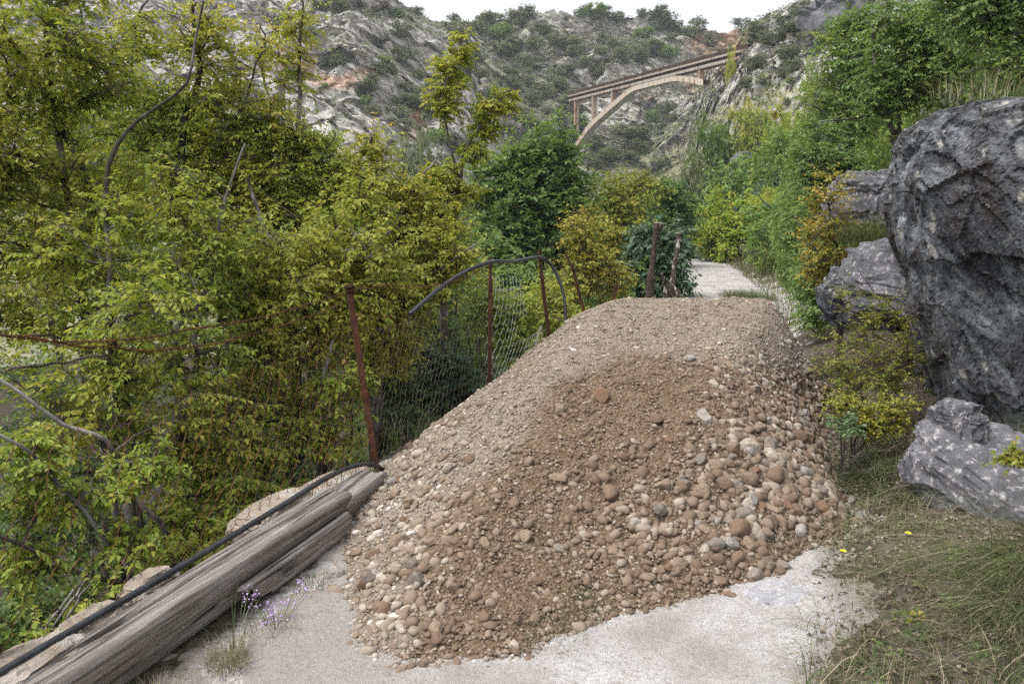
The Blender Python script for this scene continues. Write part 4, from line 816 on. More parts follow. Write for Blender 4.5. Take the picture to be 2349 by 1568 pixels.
def plant(name, cat, label, base, stems, C, leafmat, barkmat, rc=.28, k=6, n=11, L=.044, W=.31, vmean=.5, vsd=.16, hang=.35, flat=.55, group=None, r0=.05, limb=.22, tint=None, parts=('trunk', 'crown'), tw=.0022, up=.0, proto=False):
    """stems: world polylines with (start, end) radii; C: world centres of the leaf sprays"""
    base = np.array(base, float); G_ = Geo(); S, SR = [], []
    for pts, ra, rb in stems:
        L_ = smooth_line(pts, 30); d = np.linalg.norm(np.diff(L_, axis=0), axis=1).sum(); sdv = RNG.uniform(0, 50)
        wob = np.stack([vnoise(xyz(np.arange(30)*.33, sdv)), vnoise(xyz(np.arange(30)*.33, sdv+9)), 0*np.arange(30)], -1)*min(.06, d*.02); wob[0] = 0
        L_ = L_+wob; r = np.linspace(0, 1, 30)**.8*(rb-ra)+ra; G_.add(*tubes((L_-base)[None], r[None], 7)); S.append(L_[6:]); SR.append(r[6:])
    S = np.vstack(S); SR = np.concatenate(SR); C = np.asarray(C, float); m = len(C); order = RNG.permutation(m); nl = int(m*limb); D = np.zeros((m, 3))
    def connect(idx, S, SR, rmin, frac, sides, npt):
        E = C[idx]; dv = E[:, None]-S[None]; dist = np.linalg.norm(dv, axis=2); cost = dist + .9*np.maximum(0, -(dv[..., 2]) + .25*dist); j = cost.argmin(1); A = S[j]; ds = np.linalg.norm(E-A, axis=1)
        t = np.linspace(0, 1, npt)[None, :, None]; mid = A+(E-A)*.5 + np.array([0, 0, 1.0])*(ds*(.10+up))[:, None] + RNG.normal(size=E.shape)*(ds*.09)[:, None]
        B = (1-t)**2*A[:, None]+2*t*(1-t)*mid[:, None]+t*t*E[:, None]; B = B + RNG.normal(size=B.shape)*(ds*.012)[:, None, None]*np.sin(np.pi*t)
        ra = np.minimum(SR[j]*frac, rmin+.011*ds); rad = ra[:, None]*(1-t[..., 0])+rmin*t[..., 0]; G_.add(*tubes(B-base, rad, sides)); D[idx] = unit(B[:, -1]-B[:, -2]); return B[:, npt//3:].reshape(-1, 3), rad[:, npt//3:].ravel()
    if nl: S2, R2 = connect(order[:nl], S, SR, .004+tw, .55, 5, 10); S, SR = np.vstack([S, S2]), np.concatenate([SR, R2])
    for a in range(nl, m, 400): connect(order[a:a+400], S, SR, .0015+tw*.8, .6, 4, 7)
    vb = np.clip(vmean + vsd*1.3*fbm(C*.9+base[0], 2) + RNG.normal(size=m)*vsd*.5, 0, 1); (lv, lf, la), (tv, tf) = sprays(C, D, rc, k, n, L, W, vb, hang, flat, tw)
    G_.add(tv-base, tf)
    root = thing(name, tuple(base), label, cat, group); link(parts[0], G_.mesh(parts[0], barkmat, True), root); g2 = Geo(); g2.add(lv-base, lf, la); c = link(parts[1], g2.mesh(parts[1], leafmat), root)
    if tint: c.color = tuple(tint)+(1,)
    return root
def blob_points(blobs, n):
    """sample spray centres in ellipsoids measured as (px, py, distance, rx px, ry px[, share])"""
    w = np.array([b[3]*b[4]*(b[5] if len(b) > 5 else 1) for b in blobs], float); w /= w.sum(); out = []
    for b, q in zip(blobs, w):
        m = max(2, int(round(n*q))); c = P(b[0], b[1], b[2]); u = unit(RNG.normal(size=(m, 3)))*(RNG.random(m)**.45)[:, None]; rx, rz = b[3]*b[2]/FP, b[4]*b[2]/FP
        out.append(c+u*np.array([rx, min(rx, rz)*.9, rz]))
    return np.vstack(out)
def pst(L, Y0, Y1, r0, r1):
    n = len(L); return ([P(a, b, Y0+(Y1-Y0)*i/(n-1)) for i, (a, b) in enumerate(L)], r0, r1)
def below(C, drop=.0): return C[C[:, 2] > ground_z(C[:, 0], C[:, 1], False)+drop]

# ---- the hornbeam-like thicket left of the fence (stems, then masses of leaves, measured in the photo)
NL = dict(leafmat=M['leaf_yellow'], barkmat=M['bark'], W=.29)
def left_tree(label, base, stems, blobs, n, **kw):
    C = blob_points(blobs, n); fx = xf(C[:, 1])-.22; C = C[(C[:, 0] < fx) | (C[:, 2] > 1.5)]; C = below(C, .1); b = P(*base); b[2] = ground_z(b[0], b[1], False)-.05
    st = [([b]+list(s_[0]), s_[1], s_[2]) for s_ in stems]; a = dict(NL); a.update(kw); return plant('tree', 'tree', label, b, st, C, group='yellowing trees in the thicket behind the fence', **a)
left_tree('pale multi-stemmed tree behind the netting, its white mottled stems leaning left at lower left', (385, 1330, 4.6),
  [pst([(365, 1230), (310, 1125), (250, 1015), (130, 960), (0, 872)], 4.6, 4.3, .022, .010), pst([(310, 1120), (262, 1000), (246, 900), (245, 800), (262, 600), (272, 360), (330, 262), (430, 160), (470, 0)], 4.8, 5.6, .036, .007), pst([(345, 1200), (420, 950), (455, 760), (500, 520), (560, 330)], 4.9, 5.8, .035, .008)],
  [(190, 830, 4.9, 190, 120), (90, 1010, 4.5, 120, 60), (420, 800, 5.1, 170, 190), (330, 560, 5.4, 200, 180), (270, 980, 4.9, 140, 80), (470, 960, 5.0, 110, 110), (480, 560, 5.6, 130, 150), (130, 620, 5.2, 150, 130), (330, 700, 4.6, 130, 90)], 230, vmean=.5)
left_tree('low thick-branched tree at the left edge, its grey limbs hanging behind the netting', (420, 1420, 4.1),
  [pst([(400, 1385), (300, 1335), (240, 1240), (170, 1150), (60, 1040), (-60, 960)], 4.1, 3.7, .018, .008), pst([(330, 1345), (200, 1320), (60, 1250), (-80, 1200)], 4.0, 3.6, .018, .008)],
  [(90, 1150, 3.9, 110, 55), (230, 1120, 4.0, 90, 45), (60, 1290, 3.8, 90, 55), (290, 1230, 3.95, 80, 50), (60, 1040, 3.9, 110, 50), (235, 1390, 3.6, 65, 28), (95, 1480, 3.3, 65, 28), (400, 1270, 4.3, 80, 60), (320, 1060, 4.2, 90, 60)], 80, vmean=.33, rc=.17, L=.045)
left_tree('tall tree at the upper left with a dark bent leaning trunk', (330, 1190, 6.4),
  [pst([(280, 900), (225, 560), (190, 430), (150, 300), (108, 245), (70, 165), (0, 62), (-60, -60)], 6.4, 5.6, .05, .02), pst([(115, 215), (150, 120), (120, 20), (110, -60)], 5.9, 5.7, .03, .012), pst([(230, 560), (100, 250), (-50, 240)], 6.2, 5.6, .02, .01)],
  [(70, 90, 5.6, 150, 110), (60, 300, 5.7, 150, 130), (200, 180, 6.0, 110, 120), (100, 480, 5.8, 160, 130), (-60, 450, 5.4, 120, 250), (260, 420, 6.2, 120, 110), (30, 680, 5.8, 120, 110), (130, -40, 5.8, 160, 60)], 330, vmean=.5)
left_tree('tall open tree on the left with bare twiggy top against the cliff', (420, 1180, 7.3),
  [pst([(400, 800), (410, 640), (400, 480), (420, 300), (465, 170), (440, 40), (430, -60)], 7.3, 7.3, .06, .014), pst([(405, 500), (320, 330), (300, 150), (330, 0)], 7.3, 7.2, .03, .01), pst([(415, 420), (540, 260), (600, 120)], 7.4, 7.5, .025, .008)],
  [(450, 90, 7.2, 110, 80, .8), (330, 90, 7.2, 90, 70, .6), (460, 250, 7.3, 120, 90), (330, 260, 7.2, 110, 90), (570, 270, 7.5, 110, 110), (450, 430, 7.3, 160, 110), (560, 420, 7.4, 120, 90)], 320, vmean=.52)
left_tree('tall narrow yellow tree with leaves rising to the top edge before the cliff', (690, 1150, 7.6),
  [pst([(670, 900), (665, 640), (680, 420), (690, 240), (680, 120), (690, -20)], 7.6, 7.8, .055, .008), pst([(675, 460), (640, 300), (610, 180), (600, 60)], 7.7, 7.7, .022, .007), pst([(690, 500), (740, 380), (770, 300)], 7.7, 7.6, .02, .007)],
  [(680, 60, 7.8, 42, 70, .7), (650, 150, 7.7, 50, 40, .5), (700, 190, 7.8, 40, 40, .4), (600, 120, 7.7, 45, 70, .45), (690, 340, 7.7, 80, 60), (620, 330, 7.6, 100, 90), (740, 400, 7.6, 80, 80), (650, 480, 7.4, 150, 110), (590, 600, 7.2, 140, 120)], 320, vmean=.56)
left_tree('broad yellow-green tree in front of the thicket beside the tall rusty post', (740, 1130, 6.4),
  [pst([(730, 950), (715, 760), (650, 620), (600, 480), (560, 400)], 6.4, 6.2, .055, .01), pst([(730, 900), (790, 700), (830, 540), (850, 420)], 6.5, 6.9, .04, .01), pst([(725, 880), (640, 800), (560, 720)], 6.3, 5.9, .03, .01)],
  [(620, 640, 6.0, 160, 130), (760, 600, 6.4, 150, 140), (560, 800, 5.8, 120, 110), (700, 760, 6.2, 150, 90), (820, 470, 6.8, 110, 90), (520, 940, 5.6, 90, 70), (650, 930, 6.2, 90, 60, .6), (850, 640, 6.6, 110, 110)], 330, vmean=.52)
left_tree('yellowish tree with a pointed crown tip and a long branch reaching right above the post', (860, 1040, 7.2),
  [pst([(860, 820), (850, 640), (845, 500), (855, 400), (860, 300)], 7.2, 7.8, .05, .008), pst([(862, 640), (900, 520), (955, 420), (995, 365)], 7.3, 7.9, .024, .008), pst([(865, 760), (960, 650), (1050, 580), (1085, 560)], 7.2, 7.6, .022, .007), pst([(862, 850), (880, 760), (800, 742)], 7.1, 6.8, .02, .01)],
  [(855, 330, 7.8, 45, 55, .8), (850, 430, 7.7, 95, 60), (935, 480, 7.8, 90, 70), (960, 590, 7.5, 100, 60), (1040, 600, 7.6, 62, 45), (900, 640, 7.3, 100, 70), (900, 760, 7.2, 80, 70), (950, 690, 7.3, 75, 40), (860, 830, 7.0, 60, 60, .7), (985, 540, 7.8, 80, 50)], 330, vmean=.62)
left_tree('spindly tree with two leafy plumes standing against the distant cliff', (1010, 1000, 8.4),
  [pst([(1012, 800), (1015, 620), (1020, 530), (1058, 390), (1095, 290), (1125, 230), (1180, 205)], 8.4, 8.6, .035, .006), pst([(1018, 560), (1045, 430), (1018, 300), (1015, 230), (1050, 120), (1068, 85)], 8.5, 8.7, .02, .006), pst([(1020, 600), (985, 480), (960, 400)], 8.4, 8.4, .016, .006)],
  [(1060, 110, 8.7, 30, 36, .8), (1028, 165, 8.7, 44, 40, .8), (1025, 230, 8.6, 38, 50, .8), (1140, 235, 8.6, 48, 32, .9), (1105, 285, 8.6, 36, 34, .8), (1080, 345, 8.5, 36, 30, .6), (1010, 420, 8.4, 52, 60, .7), (1085, 440, 8.4, 42, 24, .6), (985, 500, 8.3, 70, 60), (1010, 600, 8.4, 70, 60)], 340, vmean=.62, rc=.16, k=5, limb=.3)
left_tree('dark shaded tree low behind the netting, left of the tall rusty post', (640, 1230, 5.6),
  [pst([(640, 1180), (600, 1080), (520, 980), (430, 880)], 5.6, 5.3, .04, .012), pst([(640, 1150), (690, 1000), (740, 880), (760, 780)], 5.7, 6.0, .04, .012), pst([(630, 1160), (560, 1150), (480, 1120)], 5.4, 5.1, .02, .008)],
  [(600, 1030, 5.5, 90, 55), (720, 1000, 5.8, 90, 60), (470, 1080, 5.1, 90, 70), (790, 890, 5.9, 70, 60), (680, 1130, 5.3, 80, 35, .7), (560, 1130, 5.0, 80, 40, .8), (430, 1180, 4.8, 70, 60), (500, 1220, 4.7, 50, 40)], 130, vmean=.38, rc=.22, L=.05)
for (lab, bx, Y, bl, n, vm, mat) in [
  ('yellow tree deeper in the thicket on the far left, behind the nearer leaning trunks', 150, 9.0, [(60, 330, 9, 170, 200), (230, 300, 9, 160, 190), (120, 600, 9, 220, 200), (60, 100, 9, 120, 110, .6)], 240, .5, 'leaf_yellow'),
  ('yellow tree deeper in the thicket, behind the twiggy open tree', 470, 9.6, [(420, 420, 9.6, 170, 160), (540, 380, 9.8, 150, 130), (480, 650, 9.4, 230, 200), (400, 230, 9.8, 110, 100, .6)], 240, .6, 'leaf_yellow'),
  ('greener tree deeper in the thicket, below the narrow yellow treetop', 740, 10.0, [(700, 480, 10, 170, 120), (820, 560, 10, 150, 140), (700, 720, 9.6, 220, 180), (760, 370, 10, 90, 70)], 240, .45, 'leaf_yellow'),
  ('green tree deep in the thicket below the spindly plumed tree', 980, 11.0, [(960, 480, 11, 110, 80), (1040, 560, 11, 90, 80), (960, 700, 10.6, 130, 120), (900, 560, 11, 100, 100)], 170, .35, 'leaf_green'),
  ('shaded green tree at the bottom of the thicket left of the netting', 250, 7.4, [(120, 900, 7.2, 190, 160), (330, 980, 7.2, 190, 140), (230, 1150, 6.8, 230, 110), (60, 1200, 6.2, 140, 120)], 150, .3, 'leaf_green'),
  ('shaded green tree at the bottom of the thicket just left of the tall rusty post', 620, 7.8, [(560, 960, 7.6, 170, 110), (740, 880, 8, 160, 120), (600, 1090, 7.0, 190, 70), (820, 760, 8, 90, 80)], 130, .28, 'leaf_green'),
  ('green tree standing far back between thicket and cliff at the left', 600, 15.0, [(250, 420, 15, 230, 120), (560, 420, 15, 260, 120), (820, 440, 15, 160, 100), (420, 620, 14.5, 430, 160), (860, 620, 14.5, 200, 130)], 330, .3, 'leaf_green')]:
    b = P(bx, 1000, Y); b[2] = ground_z(b[0], b[1], False)
    t1 = P(bl[0][0], bl[0][1], Y); t2 = P(bl[1][0], bl[1][1], Y); C = below(blob_points(bl, n), .1); C = C[C[:, 0] < xf(C[:, 1])-.25]
    plant('tree', 'tree', lab, b, [([b, b*.6+t1*.4+[.1, 0, 0], t1], .05, .010), ([b+[.2, .1, 0], b*.5+t1*.5+[.45, 0, 0], t1+[.5, 0, .5]], .035, .008), ([b-[.25, .1, 0], b*.5+t2*.5+[-.4, 0, 0], t2+[-.3, 0, .6]], .035, .008), ([b+[.05, 0, 0], b*.5+t2*.5-[.12, 0, 0], t2], .05, .012)], C, M[mat], M['bark'], L=.05 if Y < 12 else .08, W=.3, rc=.34 if Y < 12 else .5, k=6, n=10, vmean=vm, group='yellowing trees in the thicket behind the fence')
# ================================================================== TREES AND BUSHES OF THE MIDDLE DISTANCE AND THE RIGHT BANK
def made(label, base, blobs, nc, leafmat='leaf_green', stems=None, name='tree', cat='tree', group=None, **kw):
    b = P(*base); b[2] = min(b[2], ground_z(b[0], b[1], False)+.1) if kw.pop('snap', True) else b[2]
    C0 = blob_points(blobs, nc); C = below(C0, .05); C = C if len(C) > 2 else C0+[0, 0, .05]; Y = base[2]
    if stems is None: stems = [pst([(bl[0]*.5+base[0]*.5+RNG.normal()*6, bl[1]*.4+base[1]*.6), (bl[0], bl[1]+bl[4]*.2), (bl[0]+RNG.normal()*5, bl[1]-bl[4]*.6)], Y, bl[2], min(.014*Y**.5, kw.get('rc', .3)*.06), .003) for bl in blobs[:4]]
    st = [([b]+list(s_[0]), s_[1], s_[2]) for s_ in stems]; a = dict(leafmat=M[leafmat], barkmat=M['bark']); a.update(kw); return plant(name, cat, label, b, st, C, group=group, **a)
GR = 'green trees behind the fence'
made('large bright green broad-leaved tree in the middle, below the bridge foot', (1210, 800, 20), [(1210, 470, 20, 130, 110), (1250, 350, 20, 75, 70, .8), (1150, 400, 20, 70, 60), (1290, 440, 20, 75, 80), (1140, 540, 19.6, 75, 70), (1270, 560, 19.4, 90, 60)], 330, rc=.62, L=.13, W=.36, k=6, n=10, vmean=.48, hang=.1, group=GR)
made('light green shrubby tree under the spindly plumes, left of the large green tree', (1120, 760, 17), [(1110, 590, 17, 75, 60), (1180, 640, 16.5, 90, 50), (1060, 660, 16, 80, 60)], 130, rc=.5, L=.1, W=.33, k=6, n=9, vmean=.6, group=GR)
made('yellow-green bushy tree right of the large green tree', (1420, 720, 24), [(1410, 470, 24, 85, 75), (1460, 430, 25, 60, 40), (1360, 540, 23, 50, 60), (1440, 560, 22, 80, 60)], 200, 'leaf_ochre', rc=.6, L=.12, W=.33, k=6, n=9, vmean=.22, vsd=.12, group=GR)
made('small dark green tree behind the sawn trunks, under the bridge', (1530, 700, 27), [(1520, 450, 27, 60, 50), (1560, 500, 27, 50, 60), (1480, 520, 26, 60, 60)], 130, 'leaf_green', rc=.6, L=.13, W=.33, k=6, n=9, vmean=.3, group=GR)
made('blue-green ash-like tree close behind the two sawn trunks', (1510, 730, 16.5), [(1490, 580, 16.5, 55, 70), (1545, 560, 16.5, 45, 50), (1520, 640, 16.2, 50, 50), (1470, 650, 16, 45, 50)], 130, 'leaf_blue', rc=.42, L=.12, W=.28, k=6, n=9, vmean=.6, group=GR)
made('slender ochre-leaved tree between the green tree and the sawn trunks', (1335, 770, 14.5), [(1335, 530, 14.5, 40, 60), (1350, 600, 14.5, 50, 60), (1310, 660, 14.2, 55, 50), (1395, 640, 14.5, 38, 55)], 120, 'leaf_ochre', rc=.36, L=.07, W=.3, k=6, n=9, vmean=.36, group=GR)
made('yellow-green hedge-like bush behind the second and third fence posts', (1200, 860, 12), [(1180, 720, 12, 70, 60), (1260, 700, 12.5, 70, 60), (1120, 700, 11.6, 70, 70), (1290, 760, 12, 50, 40), (1200, 800, 11.5, 90, 50)], 190, 'leaf_yellow', name='bush', cat='bush', rc=.36, L=.065, k=6, n=9, vmean=.45, group='bushes behind the fence')
made('green bush low between the leaning fence posts and the heap', (1420, 740, 15.5), [(1420, 690, 15.5, 50, 40), (1370, 720, 15, 50, 40), (1460, 640, 16, 40, 40)], 80, 'leaf_green', name='bush', cat='bush', rc=.34, L=.075, k=6, n=9, vmean=.5, group='bushes behind the fence')
made('dark blue-green elder-like bush in the hollow behind the netting', (1010, 960, 8.2), [(1010, 840, 8.2, 80, 40), (1050, 890, 8.0, 60, 35), (950, 800, 8.4, 50, 50), (960, 890, 8.0, 60, 40)], 90, 'leaf_blue', name='bush', cat='bush', rc=.24, L=.06, k=6, n=9, vmean=.42, group='bushes behind the fence')
made('shaded green bush behind the netting, right of the tall rusty post', (930, 980, 7.6), [(900, 900, 7.6, 50, 60), (930, 950, 7.2, 60, 30), (1100, 850, 8.6, 40, 40)], 60, 'leaf_green', name='bush', cat='bush', rc=.22, L=.05, k=5, n=9, vmean=.3, group='bushes behind the fence')
RG = 'green trees on the right bank'
made('green tree with a slim straight trunk left of the boulder top', (1948, 440, 13.5), [(1950, 130, 13.5, 75, 80), (1910, 230, 13.5, 65, 60), (1995, 200, 13.5, 70, 70), (1980, 60, 13.6, 70, 45), (1880, 310, 13, 60, 40), (1945, 290, 13.2, 60, 36)], 170, stems=[pst([(1950, 380), (1952, 300), (1945, 200), (1935, 90)], 13.5, 13.5, .055, .012), pst([(1950, 300), (1890, 260), (1850, 240)], 13.5, 13.3, .025, .01), pst([(1950, 260), (2000, 210), (2010, 160)], 13.5, 13.5, .025, .01)], rc=.42, L=.062, k=7, n=12, vmean=.62, group=RG)
made('green tree with dark forked trunks directly behind the boulder top', (2055, 330, 9.6), [(2090, 60, 9.6, 110, 70), (2180, 110, 9.4, 100, 70), (2060, 170, 9.6, 80, 60), (2140, 190, 9.4, 80, 45), (2020, 240, 9.6, 60, 45)], 190, stems=[pst([(2045, 300), (2030, 230), (2005, 150), (1995, 60)], 9.6, 9.6, .045, .012), pst([(2055, 310), (2070, 230), (2110, 130), (2150, 60)], 9.6, 9.5, .04, .01), pst([(2050, 265), (1960, 272), (1880, 280)], 9.6, 9.6, .022, .008)], rc=.32, L=.048, k=7, n=12, vmean=.6, group=RG, snap=False)
made('fresh green tree reaching in from the upper right corner above the boulder', (2440, 330, 7.4), [(2290, 60, 7.2, 110, 70), (2340, 150, 7.0, 80, 50), (2220, 10, 7.4, 110, 50), (2300, -40, 7.2, 140, 60)], 180, stems=[pst([(2420, 250), (2370, 130), (2300, 40)], 7.4, 7.2, .05, .01), pst([(2400, 220), (2280, 160), (2190, 170)], 7.3, 7.1, .02, .006)], rc=.26, L=.04, k=7, n=11, vmean=.62, group=RG, snap=False)
made('green tree of drooping sprays between the path and the boulder', (1950, 520, 11.5), [(1900, 430, 11.5, 75, 60), (1860, 370, 11.8, 60, 50), (1920, 370, 11.5, 60, 40), (1870, 500, 11.3, 55, 50)], 130, stems=[pst([(1945, 470), (1940, 390), (1925, 330)], 11.5, 11.5, .035, .01), pst([(1945, 450), (1900, 400), (1840, 360)], 11.5, 11.5, .025, .008)], rc=.36, L=.058, k=7, n=11, vmean=.5, group=RG)
made('pale green bush overhanging the right edge of the far path', (1850, 690, 13.5), [(1850, 555, 13.5, 55, 55), (1870, 620, 13, 55, 60), (1840, 500, 13.5, 60, 50)], 140, 'leaf_green', name='bush', cat='bush', rc=.34, L=.07, k=6, n=10, vmean=.6, group='bushes on the right bank')
made('bright green bush at the road edge, just left of the ochre sapling', (1880, 750, 10), [(1868, 670, 10, 40, 50), (1880, 600, 10, 45, 50), (1870, 730, 9.6, 35, 30)], 90, 'leaf_green', name='bush', cat='bush', rc=.26, L=.05, k=6, n=9, vmean=.62, group='bushes on the right bank')
made('ochre-leaved sapling with feathery sprays left of the boulder', (1935, 700, 7.6), [(1900, 430, 7.6, 40, 55, .7), (1890, 520, 7.6, 55, 50), (1910, 600, 7.5, 60, 50), (1950, 640, 7.4, 50, 40), (1870, 610, 7.5, 40, 40, .8)], 105, 'leaf_ochre', stems=[pst([(1930, 640), (1910, 540), (1895, 430), (1880, 360)], 7.6, 7.6, .018, .004), pst([(1932, 660), (1890, 590), (1850, 560)], 7.6, 7.5, .012, .004), pst([(1935, 660), (1960, 600), (1965, 540)], 7.5, 7.4, .012, .004)], name='bush', cat='bush', rc=.2, L=.032, W=.36, k=5, n=10, vmean=.55, hang=.1, group='yellow-leaved bushes by the boulder')
made('yellow-green thorny bush with arching twigs at the foot of the boulder', (2030, 930, 5.4), [(1960, 760, 5.6, 60, 50), (2030, 720, 5.5, 60, 50), (2060, 800, 5.3, 50, 60), (1990, 850, 5.3, 80, 50), (1950, 900, 5.2, 50, 40), (2050, 880, 5.2, 50, 40), (1915, 830, 5.3, 40, 40, .6), (1935, 690, 5.8, 40, 40, .6)], 78, 'leaf_ochre', stems=[pst([(2040, 880), (2060, 800), (2010, 690), (1960, 610)], 5.4, 5.7, .012, .003), pst([(2035, 890), (2000, 800), (1940, 740)], 5.4, 5.5, .008, .003), pst([(2030, 900), (1970, 880), (1920, 870)], 5.4, 5.2, .007, .003), pst([(2045, 890), (2080, 820), (2090, 760)], 5.3, 5.2, .007, .003)], name='bush', cat='bush', rc=.19, L=.021, W=.42, k=5, n=13, vmean=.30, vsd=.26, hang=.12, tint=(.72, .78, .9), tw=.0013, group='yellow-leaved bushes by the boulder')
made('low ochre and green bush spilling over the right edge of the heap', (1960, 1010, 4.9), [(1940, 940, 4.9, 50, 35), (1980, 980, 4.8, 60, 30), (2050, 950, 4.8, 50, 35)], 70, 'leaf_ochre', name='bush', cat='bush', rc=.11, L=.021, W=.42, k=5, n=10, vmean=.35, hang=.05, tw=.0013, group='yellow-leaved bushes by the boulder')
made('small bluish green leafy plant beside the right edge of the heap', (1935, 990, 4.7), [(1930, 965, 4.7, 28, 18), (1955, 985, 4.6, 28, 14)], 18, 'leaf_blue', name='bush', cat='bush', rc=.08, L=.026, W=.4, k=4, n=7, tint=(.9, .9, .7), vmean=.6, hang=.05, tw=.0013)
made('sparse yellow seedling on the rock slab at the right edge', (2330, 1065, 3.4), [(2320, 1050, 3.4, 40, 14)], 14, 'leaf_ochre', name='plant', cat='plant', rc=.07, L=.022, W=.45, k=4, n=7, vmean=.3, hang=.05, tw=.0012, snap=False)
made('small yellow two-leaved seedling in the grass at lower right', (2100, 1455, 2.75), [(2100, 1440, 2.75, 12, 5)], 3, 'leaf_ochre', name='plant', cat='plant', rc=.025, L=.024, W=.4, k=2, n=4, vmean=.3, hang=.05, tw=.001)

# ---- stock bushes and trees for the distance, copied and scaled
def stock(kind, mat, seed):
    global RNG
    keep = RNG; RNG = np.random.default_rng(seed)
    if kind == 'bush': pts = unit(RNG.normal(size=(110, 3)))*(RNG.random(110)**.4)[:, None]*np.array([.62, .62, .42])*(1+.3*RNG.random((110, 1))) + [0, 0, .5]; st = [(np.array([(0, 0, -.1), (RNG.normal()*.1, RNG.normal()*.1, .3), (RNG.normal()*.35, RNG.normal()*.35, .7)]), .03, .008) for _ in range(4)]; rc = .17
    else:
        cs = unit(RNG.normal(size=(9, 3)))*np.array([.34, .34, .26]) + [0, 0, .66]; pts = np.vstack([c+RNG.normal(size=(11, 3))*.10 for c in cs]); st = [(np.array([(0, 0, -.15), (RNG.normal()*.03, RNG.normal()*.03, .3), (RNG.normal()*.12, RNG.normal()*.12, .85)]), .028, .006)] + [(np.array([(0, 0, .15), c*.6+[0, 0, .1], c]), .014, .004) for c in cs[:5]]; rc = .15
    pts = pts[pts[:, 2] > .08]
    o = plant('tree' if kind == 'tree' else 'bush', kind, 'stock', (0, 0, 0), st, pts, M[mat], M['bark'], rc=rc, k=6, n=8, L=.055 if kind == 'bush' else .04, W=.36, vmean=.5, vsd=.2, hang=.2, flat=.7, tw=.0015, limb=.2); RNG = keep; return o
STK = {}; USED = {}
for kind in ('bush', 'tree'):
    for mt in ('leaf_green', 'leaf_yellow', 'leaf_dark', 'leaf_blue'):
        for v_ in (0, 1): STK[kind, mt, v_] = stock(kind, mt, 100+len(STK))
def place(kind, mat, px, py, Y, wpx, hpx, label=None, group=None, tint=(1, 1, 1), name=None, at=None, sink=.06):
    o = STK[kind, mat, int(RNG.integers(2))]; p = P(px, py, Y) if at is None else np.array(at); D = Y
    if at is None: p[2] = min(p[2], float(ground_z(p[0], p[1], False)))
    top = P(px, py-hpx, Y)[2] if at is None else p[2]+hpx*D/FP
    h = max(top-p[2], .3); w = wpx*D/FP*.78; h_ = h/1.0
    first = o not in USED
    if first: USED[o] = 1; o.location = p-[0, 0, sink*h]; o.scale = (w, w, h_); o.rotation_euler = (0, 0, RNG.uniform(0, 6.28)); r = o
    else: r = copy_tree(o, tuple(p-[0, 0, sink*h]), RNG.uniform(0, 6.28), (w, w, h_))
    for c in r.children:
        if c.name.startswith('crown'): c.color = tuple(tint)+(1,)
    r['category'] = kind; r['label'] = label or ''
    if group: r['group'] = group
    return r
T1, TY, TD, TO, TB = (1.15, 1.12, 1.0), (1.55, 1.25, .85), (.92, .92, .9), (1.6, 1.1, .7), (1.15, 1.2, 1.25)
SLOPE = []
SG = 'bushes and small trees on the green slope above the path'
